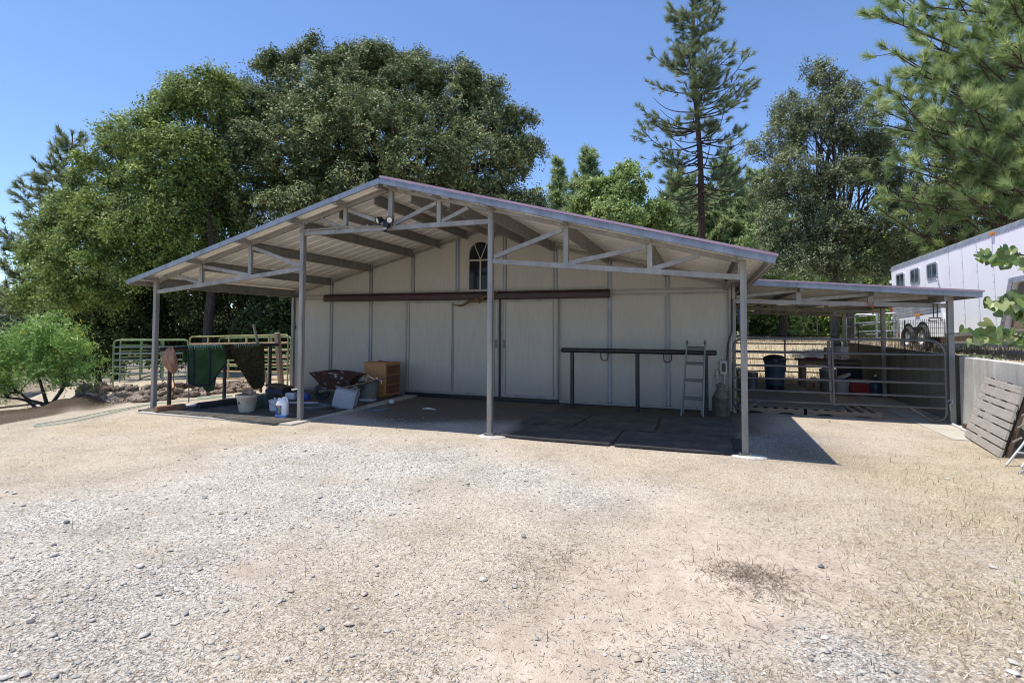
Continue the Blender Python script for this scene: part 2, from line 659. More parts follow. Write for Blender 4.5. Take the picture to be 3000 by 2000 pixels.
def height(x, y):
    x, y = np.asarray(x, float), np.asarray(y, float)
    xe = -.5 - .32 * np.clip(y + 2.2, 0, 6)
    t = xe - x
    w = sst(0, 3.0, y)
    z = -.10 * sst(0, 2, t) * w
    z = z - 1.75 * sst(.1 + w * 4.6, 5 + w * 6.5, t)
    A, B = MND
    tt = np.clip(((x - A[0]) * (B[0] - A[0]) + (y - A[1]) * (B[1] - A[1])) / ((B[0] - A[0]) ** 2 + (B[1] - A[1]) ** 2), 0, 1)
    dd = np.hypot(x - A[0] - tt * (B[0] - A[0]), y - A[1] - tt * (B[1] - A[1]))
    z = np.maximum(z, (.01 + .22 * tt) * np.exp(-(dd / .36) ** 2) - .25 * sst(.4, 1.2, dd) - 3 * sst(1, 1.3, dd)) + .02 * np.exp(-(dd / .6) ** 2) * vnoise(np.stack([x * 11, y * 11, 0 * x], -1), 8) * 1.8
    z = z + .95 * sst(12.5, 25, y) * sst(2, 9, x)
    z = z + .02 * vnoise(np.stack([x * 1.3, y * 1.3, 0 * x], -1), 3) * sst(5, 14, np.abs(y))
    terr = sst(14.79, 14.84, x) * (1 - sst(12, 16, y)) * sst(-3.2, -3.0, y)
    z = z * (1 - terr) + terr * (1.05 + .02 * vnoise(np.stack([x * 1.6, y * 1.6, 0 * x], -1), 5))
    return z


def gz(x, y):
    return float(height(np.array([x]), np.array([y]))[0])


ax = np.concatenate([np.linspace(-260, -22, 24), np.linspace(-20, -3.2, 50), np.linspace(-3, 14.72, 190), [14.79, 14.84],
                     np.linspace(15, 24, 40), np.linspace(26, 260, 24)])
ay = np.concatenate([np.linspace(-40, -8.4, 12), np.linspace(-8.2, 5, 140), np.linspace(5.2, 26, 70), np.linspace(27, 320, 34)])
GX, GY = np.meshgrid(ax, ay)
GZ = height(GX, GY)
nx_, ny_ = len(ax), len(ay)
idx = np.arange(nx_ * ny_).reshape(ny_, nx_)
gf = np.stack([idx[:-1, :-1], idx[:-1, 1:], idx[1:, 1:], idx[1:, :-1]], -1).reshape(-1, 4)
# ground cover: grey gravel (r), bare dirt (g), straw (b)
BL = {0: [(900, 1330, 1.3, .9), (1200, 1350, 1.2, 1), (1500, 1390, .9, .8), (1700, 1450, .7, .6), (700, 1430, 1.2, .7), (1000, 1460, .9, .8),
          (400, 1550, .9, .55), (250, 1750, .6, .7), (100, 1900, .5, .6), (600, 1600, .7, .5), (1320, 1235, 1.2, .6), (1000, 1560, .5, .4),
          (2420, 1900, .28, 1), (2560, 1960, .25, 1), (2050, 1960, .2, .6), (2330, 1290, .7, .7), (1900, 1440, .5, .4), (400, 1950, .4, .5), (1150, 1225, .9, .7), (150, 1520, 1.0, .8), (500, 1700, .7, .8), (250, 1880, .5, .7), (700, 1520, .9, .7), (50, 1680, .7, .8), (800, 1380, 1.0, .8), (2240, 1290, .6, .9)],
      1: [(2000, 1700, .7, 1), (2250, 1640, .6, .8), (1750, 1850, .35, .9), (1560, 1930, .25, .9), (2050, 1560, .7, .6), (1950, 1800, .4, .9),
          (2350, 1700, .5, .7), (1850, 1560, .4, .4), (720, 1670, .22, .9), (2200, 1800, .45, .9), (1620, 1990, .35, 1), (1500, 1900, .35, .9), (1800, 1700, .5, .8), (2100, 1620, .6, .9), (1680, 1800, .4, .8), (2400, 1650, .5, .8), (1700, 1930, .3, .9), (2000, 1480, .5, .5)],
      2: [(2700, 1400, 1.5, 1), (2850, 1520, 1.0, 1), (2500, 1350, 1.2, .7), (2600, 1600, .8, .7), (2850, 1750, .6, .7), (300, 1250, 1.2, .9),
          (650, 1270, 1.1, .8), (100, 1350, 1.0, .6), (2950, 1350, 1.2, 1), (2150, 1420, .8, .6), (2400, 1480, .7, .6), (1900, 1360, .7, .5), (2700, 1800, .5, .6)]}


def cover(x, y):
    out = np.zeros(np.shape(x) + (3,))
    for ch, L in BL.items():
        for px, py, r, s in L:
            p = at(px, py, Z=0)
            out[..., ch] = np.maximum(out[..., ch], s * np.exp(-(((x - p[0]) ** 2 + (y - p[1]) ** 2) / (2 * (.62 * r) ** 2))))
    far = sst(4.5, 7, y) + sst(.3, 2.5, -x - .3) * .7 + sst(14.75, 14.9, x)
    out[..., 2] = np.maximum(out[..., 2], np.clip(far, 0, 1) * .95)
    return out


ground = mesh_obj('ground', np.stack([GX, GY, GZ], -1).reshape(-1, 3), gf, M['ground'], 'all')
ground['kind'] = 'structure'
cov = cover(GX, GY).reshape(-1, 3)
ca = ground.data.attributes.new('cover', 'FLOAT_COLOR', 'POINT')
ca.data.foreach_set('color', np.concatenate([cov, np.ones((len(cov), 1))], 1).astype(np.float32).ravel())
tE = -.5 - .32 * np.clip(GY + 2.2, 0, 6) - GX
soil_and_shade = sst(.15, .6, tE) * (1 - sst(1.8, 3.2, tE)) * (1 - sst(1.0, 2.6, GY)) * .9
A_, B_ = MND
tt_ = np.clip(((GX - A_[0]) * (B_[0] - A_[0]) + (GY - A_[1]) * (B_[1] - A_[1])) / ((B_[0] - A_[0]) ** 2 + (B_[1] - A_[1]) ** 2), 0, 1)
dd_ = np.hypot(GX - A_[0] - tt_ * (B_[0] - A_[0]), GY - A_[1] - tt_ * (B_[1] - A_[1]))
soil_and_shade = np.maximum(soil_and_shade, 1 - sst(.35, .75, dd_))
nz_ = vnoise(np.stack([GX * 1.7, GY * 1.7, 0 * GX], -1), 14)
soil_and_shade = np.maximum(soil_and_shade, .8 * sst(.3, 1.9, GY + .45 * nz_) * (1 - sst(4.4, 4.8, GY)) * sst(3.5, 4.1, GX) * (1 - sst(11, 12, GX)))  # packed dirt along the wall, darkened further as painted porch shade
soil_and_shade = np.maximum(soil_and_shade, .9 * sst(7.0, 7.5, GX + .3 * nz_) * (1 - sst(10.9, 11.1, GX)) * sst(-.02, .2, GY) * (1 - sst(4.4, 4.8, GY)))
soil_and_shade = np.maximum(soil_and_shade, .55 * np.exp(-((GX - 11.6) / .75) ** 2 - ((GY - 1.5 + nz_) / 1.3) ** 2))  # dark gravel patch, also deepening the shade right of the porch by colour
soil_and_shade = np.maximum(soil_and_shade, .8 * sst(14.8, 14.9, GX) * (1 - sst(15.3, 16.2, GX)) * (1 - sst(3.5, 5.5, GY)))
soil_and_shade = np.maximum(soil_and_shade, .5 * sst(6, 12, -GX) * sst(6, 9, GY))
sa = ground.data.attributes.new('soil_and_shade', 'FLOAT', 'POINT')
sa.data.foreach_set('value', soil_and_shade.astype(np.float32).ravel())


def scatter_px(n, x0, x1, y0, y1, z=0):
    px = RNG.uniform(x0, x1, n)
    py = RNG.uniform(y0, y1, n)
    d = np.stack([(px - PPX) / FPX, np.ones(n), -(py - PPY) / FPX], 1)
    B = np.stack([cam2world((1, 0, 0)), cam2world((0, 1, 0)), cam2world((0, 0, 1))], 0)
    d = d @ B
    k = (z - CAM[2]) / d[:, 2]
    return CAM[:2] + d[:, :2] * k[:, None], k


# loose pebbles over the yard (nobody could count them)
pts, kk = scatter_px(120000, -150, 3150, 1225, 2080)
cv = cover(pts[:, 0], pts[:, 1])
dens = np.clip(.2 + .75 * cv[:, 0] - .25 * cv[:, 2], .05, 1) * (1 - .85 * cv[:, 1] * (1 - cv[:, 0]))
keep = (RNG.uniform(size=len(pts)) < dens) & ~((pts[:, 0] > 7.3) & (pts[:, 0] < 10.95) & (pts[:, 1] > -.05)) & ~((pts[:, 0] < 3.9) & (pts[:, 1] > -.5))
pts, kk, cv = pts[keep], kk[keep], cv[keep]
n = len(pts)
octa = np.array([(1, 0, 0), (-1, 0, 0), (0, 1, 0), (0, -1, 0), (.62, .62, .55), (-.62, .62, .55), (.62, -.62, .55), (-.62, -.62, .55), (0, 0, -.6)], float)
ofc = np.array([(4, 5, 7), (4, 7, 6), (0, 2, 4), (2, 5, 4), (2, 1, 5), (1, 7, 5), (1, 3, 7), (3, 6, 7), (3, 0, 6), (0, 4, 6)])
sz = np.minimum(RNG.lognormal(math.log(.0042), .45, n), .018) * (1 + .06 * np.clip(kk - 3, 0, 8))
sz *= 1 + .2 * cv[:, 0]
sz = np.where(RNG.uniform(size=n) < .004, RNG.uniform(.016, .032, n), sz)
ang = RNG.uniform(0, 6.283, n)
jit = RNG.uniform(.65, 1.3, (n, 9, 3))
vv = octa[None] * jit * sz[:, None, None] * np.stack([np.ones(n), RNG.uniform(.55, 1, n), RNG.uniform(.35, .8, n)], 1)[:, None, :]
ca_, sa_ = np.cos(ang)[:, None], np.sin(ang)[:, None]
xx = vv[..., 0] * ca_ - vv[..., 1] * sa_
yy = vv[..., 0] * sa_ + vv[..., 1] * ca_
vv = np.stack([xx + pts[:, None, 0], yy + pts[:, None, 1], vv[..., 2] + .25 * sz[:, None] + height(pts[:, 0], pts[:, 1])[:, None]], -1)
ff = (ofc[None] + 9 * np.arange(n)[:, None, None]).reshape(-1, 3)
gravel = mesh_obj('gravel', vv.reshape(-1, 3), ff, M['pebble'])
gravel['kind'] = 'stuff'
va = gravel.data.attributes.new('vary', 'FLOAT', 'FACE')
base = np.clip(RNG.beta(2.2, 1.7, n) - .05, 0, 1)
base = np.where(RNG.uniform(size=n) < .12, RNG.uniform(.88, 1, n), base)
va.data.foreach_set('value', np.repeat(base, 10).astype(np.float32))


def blades(name, pts, hgt, wid, lean, mat, zoff=0.0, curve=.3):
    """many thin bent blades in one mesh of stuff"""
    n = len(pts)
    a = RNG.uniform(0, 6.283, n)
    L = hgt * RNG.uniform(.5, 1.3, n)
    ln = np.clip(RNG.normal(lean, .3, n), 0, 1.5)
    d = np.stack([np.cos(a) * np.sin(ln), np.sin(a) * np.sin(ln), np.cos(ln)], 1)
    s = np.stack([-np.sin(a), np.cos(a), 0 * a], 1) * (wid / 2)
    p0 = np.stack([pts[:, 0], pts[:, 1], height(pts[:, 0], pts[:, 1]) + zoff], 1)
    p1 = p0 + d * L[:, None] * .6
    d2 = d + np.stack([np.cos(a), np.sin(a), -np.ones(n) * .5], 1) * curve
    p2 = p1 + d2 * L[:, None] * .45
    p2[:, 2] = np.maximum(p2[:, 2], p0[:, 2] + .004)
    v = np.stack([p0 - s, p0 + s, p1 + s * .8, p1 - s * .8, p2], 1)
    b = 5 * np.arange(n)[:, None]
    f = np.concatenate([b + np.array([[0, 1, 2]]), b + np.array([[0, 2, 3]]), b + np.array([[3, 2, 4]])], 0)
    o = mesh_obj(name, v.reshape(-1, 3), f, mat)
    o['kind'] = 'stuff'
    q = np.clip(RNG.normal(.5, .25, n), 0, 1)
    o.data.attributes.new('vary', 'FLOAT', 'FACE').data.foreach_set('value', np.tile(q, 3).astype(np.float32))
    return o


def off_slab(p):
    return p[~((p[:, 0] > .1) & (p[:, 0] < 3.9) & (p[:, 1] > -.45) & (p[:, 1] < 4.2)) & ~((p[:, 0] > 7.3) & (p[:, 0] < 11) & (p[:, 1] > -.03)) & (p[:, 0] < 14.6)]


p1, _ = scatter_px(110000, -100, 3100, 1200, 2080)
c1 = cover(p1[:, 0], p1[:, 1])
p1 = off_slab(p1[RNG.uniform(size=len(p1)) < np.clip(c1[:, 2] * .8 + .04 - .1 * c1[:, 0], 0, 1) * (1 - .8 * c1[:, 1])])
blades('dry_grass', p1, .05, .0035, 1.15, M['strawb'])
p2, _ = scatter_px(9000, -100, 3100, 1240, 2080)
c2 = cover(p2[:, 0], p2[:, 1])
p2 = off_slab(p2[RNG.uniform(size=len(p2)) < np.clip(c2[:, 2] - .15, 0, 1) * sst(11.2, 13, p2[:, 0]) * .55 + .006])
blades('green_grass', p2, .075, .0045, .45, M['greenb'])
# pine straw and twig litter: dark patch in the dirt, drifts beside it
pt = []
for px, py, r, m in ((2190, 1680, .16, 620), (2230, 1720, .2, 240), (1650, 1640, .22, 160), (1520, 1690, .2, 80), (2400, 1600, .5, 240), (2700, 1900, .6, 240), (1150, 1560, .8, 160), (2500, 1850, .8, 260)):
    c = at(px, py, Z=0)
    pt.append(c[:2] + RNG.normal(size=(m, 2)) * (r, r * .7))
blades('dead_weeds', off_slab(np.concatenate(pt)), .07, .0035, 1.4, M['duff'], .002, .1)
p3, _ = scatter_px(15000, -100, 3100, 1230, 2080)
c3 = cover(p3[:, 0], p3[:, 1])
p3 = p3[RNG.uniform(size=len(p3)) < 1 - .8 * c3[:, 1]]
blades('twig_litter', off_slab(p3), .034, .0032, 1.47, M['duff'], .002, .08)
# field grass behind the shelter and on the upper terrace
fx = np.stack([RNG.uniform(9.5, 30, 26000), 10 + 22 * RNG.uniform(0, 1, 26000) ** 1.3], 1)
blades('field_grass', fx, .28, .012, .5, M['strawb'])
fx = np.stack([RNG.uniform(14.95, 20, 9000), RNG.uniform(-1, 12, 9000)], 1)
blades('terrace_grass', fx, .07, .006, .9, M['strawb'])

# ------------------------------------------------------------------ foliage


def face_attr(o, val):
    o.data.attributes.new('vary', 'FLOAT', 'FACE').data.foreach_set('value', np.asarray(val, np.float32))


def leaf_quads(c, nrm, L, wd, rng):
    """diamond leaves at points c"""
    n = len(c)
    r = rng.normal(size=(n, 3))
    u = np.cross(nrm, r)
    u /= np.linalg.norm(u, axis=1)[:, None] + 1e-9
    w = np.cross(nrm, u)
    L = L * rng.uniform(.65, 1.25, n)[:, None]
    Wd = wd * rng.uniform(.7, 1.2, n)[:, None]
    v = np.stack([c - u * L / 2, c + w * Wd / 2 - u * L * .08, c + u * L / 2, c - w * Wd / 2 - u * L * .08], 1)
    f = np.arange(4 * n).reshape(n, 4)
    return v.reshape(-1, 3), f


def unit(a):
    return a / (np.linalg.norm(a, axis=-1, keepdims=True) + 1e-9)


def crown_points(blobs, nclump, per, cr, rng, shell=(.5, 1.02), up=.5, bottom=-.55):
    """leaf positions: sprays of leaves on clumps that sit on the blobs' shells"""
    vol = np.array([(b[3] * b[4] * b[5]) ** (2 / 3) for b in blobs])
    cnt = np.maximum(1, (nclump * vol / vol.sum()).astype(int))
    C_, O_ = [], []
    for b, m in zip(blobs, cnt):
        R3 = np.array(b[3:6])
        nl = max(4, int(m / 9))
        d = unit(rng.normal(size=(nl * 4, 3)))
        d = d[d[:, 2] > bottom][:nl]
        nl = len(d)
        L_ = np.array(b[:3]) + d * rng.uniform(*shell, (nl, 1)) ** .6 * R3 * .88
        lr = np.clip(.45 * R3.mean(), .3, 1.6) * rng.uniform(.55, 1.25, nl)
        e = unit(rng.normal(size=(nl, 22, 3)) + d[:, None] * .45 + np.array([0, 0, .25]))[:, :max(4, m // nl)]
        q = L_[:, None] + e * (lr[:, None] * rng.uniform(.45, 1, e.shape[:2]) ** .5)[..., None] * np.array([1, 1, .78])
        C_.append(q.reshape(-1, 3))
        O_.append(unit(e + d[:, None] * .35).reshape(-1, 3))
    C_, O_ = np.concatenate(C_), np.concatenate(O_)
    n = len(C_)
    cs = cr * rng.uniform(.55, 1.35, n)
    # sprays: several twigs per clump, leaves strung along them
    ns = 7
    tw = unit(rng.normal(size=(n, ns, 3)) * .85 + O_[:, None] * .75 + np.array([0, 0, .25]))
    per_s = max(1, per // ns)
    s = rng.uniform(.12, 1, (n, ns, per_s)) ** .8
    p = C_[:, None, None] + tw[:, :, None] * (s * cs[:, None, None])[..., None]
    p = p + rng.normal(size=p.shape) * (cs * .13)[:, None, None, None]
    p[..., 2] -= (s ** 2 * cs[:, None, None]) * .18
    nr = unit(rng.normal(size=p.shape) * .62 + np.array([0, 0, up * .8]) + O_[:, None, None] * .75)
    var = np.clip(rng.normal(.45, .16, (n, 1, 1)) + rng.normal(0, .15, p.shape[:3]) + (s - .5) * .35, 0, 1)
    return p.reshape(-1, 3), nr.reshape(-1, 3), var.reshape(-1), C_, cs


def limb(mb, a, b, r0, r1, rng, wob=.12, n=6, sides=7, sag=.0):
    a, b = np.asarray(a, float), np.asarray(b, float)
    L = np.linalg.norm(b - a)
    pts = []
    w1, w2 = rng.normal(size=3) * wob * L, rng.normal(size=3) * wob * L * .6
    for i in range(n + 1):
        t = i / n
        p = a + (b - a) * t + w1 * math.sin(math.pi * t) * .5 + w2 * math.sin(2 * math.pi * t) * .4
        p[2] += sag * L * math.sin(math.pi * t)
        pts.append(p)
    mb.tube(pts, [r0 + (r1 - r0) * (i / n) for i in range(n + 1)], sides)
    return pts


def broadleaf(name, label, base, blobs, leafmat, barkmat, nclump, per, cr, L, wd, tr=.3, seed=1, group=None, fork=None, limbs=True, shell=(.5, 1.02), up=.5, bottom=-.55, cat='tree', sc=1.0):
    rng = np.random.default_rng(seed)
    base = np.asarray(base, float)
    root = T(name, label, cat, base, group)
    blobs = [(*b[:3], b[3] * sc, b[4] * sc, b[5] * sc) for b in blobs]
    p, nr, var, C_, cs = crown_points(blobs, nclump, per, cr, rng, shell, up, bottom)
    v, f = leaf_quads(p, nr, L, wd, rng)
    cen = np.mean([b[:3] for b in blobs], 0)
    tk = MB()
    fk = np.array(fork) if fork is not None else base + (cen - base) * .45 * np.array([.6, .6, 1])
    top = cen + (0, 0, max(b[5] for b in blobs) * .4)
    limb(tk, base - (0, 0, .2), fk, tr, tr * .7, rng, .04, 6, 10)
    if limbs:
        limb(tk, fk, top, tr * .68, .04, rng, .08, 8, 8)
        for b in blobs:
            t = rng.uniform(0, .5)
            s0 = fk * (1 - t) + top * t
            e = np.array(b[:3]) + rng.normal(size=3) * .2 * np.array(b[3:6])
            q = limb(tk, s0, e, tr * .34, .035, rng, .1, 7, 6, .03)
            near = C_[np.argsort(np.linalg.norm((C_ - np.array(b[:3])) / np.array(b[3:6]), axis=1))[:26]]
            for c in near[rng.permutation(len(near))[:8]]:
                i = rng.integers(2, 6)
                limb(tk, q[i], c, .03 + .05 * tr, .012, rng, .12, 4, 4)
    P('trunk', tk, barkmat, root, True)
    o = mesh_obj('crown', v, f, leafmat, False, root)
    face_attr(o, var)
    return root


def Bk(px, py, rx, ry, k, dk=0, dep=1.0):
    """crown blob from its bearing and size"""
    c = at(px, py, k=k + dk)
    s = (k + dk) / FPX
    return (c[0], c[1], c[2], rx * s, rx * s * dep, ry * s)


def tufts(p, d, ln, m, w, rng, spread=1.1):
    """needle brushes: m needles of length ln round each direction d"""
    n = len(p)
    r = unit(rng.normal(size=(n, m, 3)))
    dv = unit(d[:, None] + r * spread * rng.uniform(.4, 1, (n, m, 1)))
    dv[..., 2] -= .12 * rng.uniform(0, 1, (n, m))
    st = p[:, None] - d[:, None] * (rng.uniform(0, .8, (n, m, 1)) * ln)
    L = ln * rng.uniform(.7, 1.15, (n, m, 1))
    s = unit(np.cross(dv, rng.normal(size=(n, m, 3)))) * w / 2
    v = np.stack([st - s, st + s, st + dv * L], 2).reshape(-1, 3)
    return v, np.arange(len(v)).reshape(-1, 3)


def conifer(name, label, base, H, crown0, prof, leafmat, whorl, nb, tl, tm, tw, tr, seed, sub=5, droop=.1, group=None, lean=(0, 0), dead=0, upt=.25, side=None, cat='pine tree'):
    """trunk, whorls of branches, twigs and needle brushes"""
    rng = np.random.default_rng(seed)
    base = np.asarray(base, float)
    root = T(name, label, cat, base, group)
    tk = MB()
    ln = np.array([lean[0], lean[1], 0])

    def spine(z):
        return base + np.array([0, 0, z]) + ln * (z / H) + .06 * np.array([math.sin(z * .7), math.cos(z * .5), 0])
    N = 16
    tk.tube([spine(-.2 + (H + .2) * i / N) for i in range(N + 1)], [tr * (1 - .93 * i / N) + .01 for i in range(N + 1)], 9)
    TP, TD = [spine(H)], [np.array([0, 0, 1.0])]
    z = crown0
    while z < H - .15:
        t = (z - crown0) / (H - crown0)
        Lz = prof(t)
        for j in range(nb):
            a = rng.uniform(0, 6.283)
            L = Lz * rng.uniform(.6, 1.1)
            if side is not None:
                L *= .45 + .55 * (1 + math.cos(a - side)) / 2 * 1.6
            if L < .12:
                continue
            d = np.array([math.cos(a), math.sin(a), 0])
            p0 = spine(z + rng.uniform(-.3, .3) * whorl)
            rise = rng.uniform(-.15, .15) + (t - .35) * .7
            pts = []
            n = 6
            wb = rng.normal(size=3) * .05 * L
            for i in range(n + 1):
                q = i / n
                pts.append(p0 + d * L * q + np.array([0, 0, L * (rise * q - droop * math.sin(math.pi * q) + upt * q ** 3)]) + wb * math.sin(math.pi * q))
            r0 = max(.012, tr * .2 * (L / (prof(.2) + .01)) ** .7)
            tk.tube(pts, [r0 * (1 - .8 * i / n) + .004 for i in range(n + 1)], 5)
            if rng.uniform() < dead * (1 - t) ** 3:
                continue
            tip = unit(pts[-1] - pts[-2])
            TP.append(pts[-1])
            TD.append(tip)
            m = max(2, int(sub * L))
            for s in range(m):
                q = rng.uniform(.3, 1)
                i = min(n - 1, int(q * n))
                b0 = pts[i] + (pts[i + 1] - pts[i]) * (q * n - i)
                sd = unit(d * rng.uniform(.2, 1) + np.array([-d[1], d[0], 0]) * rng.choice([-1, 1]) * rng.uniform(.3, 1) + np.array([0, 0, rng.uniform(-.15, .6)]))
                l2 = L * rng.uniform(.12, .34)
                e = b0 + sd * l2 + np.array([0, 0, .12 * l2])
                tk.tube([b0, (b0 + e) / 2 - np.array([0, 0, .05 * l2]), e], [.012, .009, .006] if tr < .4 else [.02, .014, .008], 4)
                TP.append(e)
                TD.append(unit(sd + np.array([0, 0, .35])))
        z += whorl * rng.uniform(.7, 1.3)
    P('trunk', tk, M['pbark'], root, True)
    TP, TD = np.array(TP), np.array(TD)
    v, f = tufts(TP, TD, tl, tm, tw, rng)
    o = mesh_obj('crown', v, f, leafmat, False, root)
    cv_ = np.clip(rng.normal(.45, .17, (len(TP), 1)) + rng.normal(0, .13, (len(TP), tm)), 0, 1)
    face_attr(o, cv_.ravel())
    return root


# ------------------------------------------------------------------ the barn
B_BACK = 15.0


def rz(x):      # roof top height over the barn width
    return 4.147 - SLOPE * abs(x - W / 2)


barn = T('metal_barn', 'off-white metal barn with open gabled porch on four steel posts and plum roof', 'barn', (W / 2, D, 0))
# front wall: gabled sheet
wp = [(0, .04), (W, .04), (W, rz(W) - .03), (W / 2, rz(W / 2) - .03), (0, rz(0) - .03)]
wall = P('wall', MB().prism(wp, (0, D, 0), (1, 0, 0), (0, 0, 1), (0, .06, 0))
         .bb((0, D + .06, .04), (.06, B_BACK, rz(0) - .04)).bb((W - .06, D + .06, .04), (W, B_BACK, rz(W) - .04))
         .prism(wp, (0, B_BACK - .06, 0), (1, 0, 0), (0, 0, 1), (0, .06, 0)), M['wall'], barn)
# sheet joints: a pair of steel battens at every four feet, above and below the girt
for k in range(10):
    bt = MB()
    x = k * W / 9
    dx = .032
    if k in (0, 9):
        xs = (x + (.03 if k == 0 else -.03),)
    else:
        xs = (x - dx, x + dx)
    for q in xs:
        z1 = rz(q) - .16
        bt.bb((q - .016, D - .02, .06), (q + .016, D - .002, 2.385))
        bt.bb((q - .016, D - .02, 2.545), (q + .016, D - .002, z1))
    P('batten', bt, M['galv_blue'], barn)
for k in range(1, 9):
    sd = MB()
    x = k * W / 9
    sd.bb((x - .016, D - .008, .06), (x + .016, D - .0015, 2.385)).bb((x - .016, D - .008, 2.545), (x + .016, D - .0015, rz(x) - .16))
    P('joint_strip', sd, M['frame'], barn)
P('girt', MB().bb((.0, D - .024, 2.40), (W, D - .002, 2.44)), M['galv'], barn)
P('girt', MB().bb((0, D - .024, 2.49), (W, D - .002, 2.53)), M['galv'], barn)
sl = MB()
for s in (-1, 1):
    x0, x1 = (0, W / 2) if s < 0 else (W / 2, W)
    sl.bar((x0, D - .03, rz(x0) - .16), (x1, D - .03, rz(x1) - .16), .05, .05)
P('eave_trim', sl, M['galv'], barn)
P('base_trim', MB().bb((0, D - .02, .02), (3.5, D - .002, .085)), M['galv'], barn)
P('base_trim', MB().bb((7.4, D - .02, .02), (W, D - .002, .085)), M['galv'], barn)
P('corner_trim', MB().bb((-.05, D - .05, .03), (.03, D - .003, 2.62)), M['galv'], barn, bevel=.004)
P('corner_trim', MB().bb((W - .035, D - .07, .03), (W + .02, D - .026, 2.66)), M['galv'], barn, bevel=.004)
# sliding doors


def door(x0, x1, seams):
    d = P('door', MB().bb((x0, D - .09, .10), (x1, D - .05, 2.34)), M['wall'], barn)
    f = MB()
    y0, y1 = D - .108, D - .091
    for xa in [x0, x1 - .04] + [s - .032 for s in seams] + [s + .005 for s in seams]:
        w = .04 if xa in (x0, x1 - .04) else .026
        f.bb((xa, y0, .16), (xa + w, y1, 2.28))
    f.bb((x0 + .09, y0, .16), (x0 + .105, y1, 2.28)).bb((x1 - .12, y0, .16), (x1 - .1, y1, 2.28))
    f.bb((x0, y0 - .003, .10), (x1, y1, .16)).bb((x0, y0 - .003, 2.28), (x1, y1, 2.34))
    P('door_frame', f, M['galv'], d)
    return d


dl = door(3.52, 5.99, [4.80])
dr = door(6.055, 7.40, [])
for d, x in ((dl, 5.93), (dr, 6.12)):
    h = MB().bb((x - .022, D - .125, 1.22), (x + .022, D - .109, 1.42))
    h.tube([(x, D - .125, 1.26), (x, D - .16, 1.28), (x, D - .16, 1.36), (x, D - .125, 1.38)], .008, 6)
    P('handle', h, M['galv_dark'], d)
P('door_gap_shade', MB().bb((5.99, D - .07, .05), (6.055, D - .003, 2.36)), M['black'], barn)  # black strip painting in the dark between the doors
P('under_door_shade', MB().bb((3.5, D - .06, .012), (7.4, D - .003, .10)), M['black'], barn)  # black strip standing in for the shade below the doors
# maroon door track
tr = MB().prism([(0, 2.36), (.17, 2.34), (.185, 2.36), (.185, 2.47), (.13, 2.53), (0, 2.53)], (1.12, D - .025, 0), (0, -1, 0), (0, 0, 1), (8.55 - 1.12, 0, 0))
P('door_track', tr, M['track'], barn, bevel=.006)
# arched window
wx, wz0, wz1, wr = W / 2, 2.585, 3.44, .29


def arch(r, z0, z1, n=20):
    return [(-r, z0), (r, z0)] + [(r * math.cos(math.pi * i / n), z1 + r * math.sin(math.pi * i / n)) for i in range(n + 1)]


win = P('window', MB().prism(arch(wr - .01, wz0 + .01, wz1), (wx, D - .012, 0), (1, 0, 0), (0, 0, 1), (0, .010, 0)), M['glass'], barn)
fr = MB()
no, ni = arch(wr + .045, wz0 - .05, wz1), arch(wr, wz0, wz1)
N = len(no)
fr.add([(wx + a, D - .04, b) for a, b in no] + [(wx + a, D - .04, b) for a, b in ni] + [(wx + a, D - .003, b) for a, b in no] + [(wx + a, D - .012, b) for a, b in ni],
       [(i, (i + 1) % N, N + (i + 1) % N, N + i) for i in range(N)] + [(2 * N + i, 2 * N + (i + 1) % N, (i + 1) % N, i) for i in range(N)] + [(N + i, N + (i + 1) % N, 3 * N + (i + 1) % N, 3 * N + i) for i in range(N)])
P('frame', fr, M['frame'], win)
mu = MB().bb((wx - .018, D - .034, wz0), (wx + .018, D - .014, 3.27)).bb((wx - wr, D - .036, 3.27), (wx + wr, D - .014, 3.305))
for s in (-1, 1):
    mu.bar((wx, D - .026, 3.30), (wx + s * .165, D - .026, 3.69), .02, .018)
P('muntin', mu, M['frame'], win)
P('sill', MB().bb((wx - wr - .06, D - .075, wz0 - .085), (wx + wr + .06, D - .042, wz0 - .035)), M['frame'], win, bevel=.004)

# roof: two slopes, ribbed sheet above, painted liner below
OF, OS = .3626, .3589
RS = .305


def rib(y):
    q = (y % RS) / RS
    return float(np.interp(q, [0, .06, .12, .18, 1], [0, 0, 1, 1, 1]) * 0 + np.interp(q, [0, .07, .14, .21, 1], [0, 1, 1, 0, 0]))


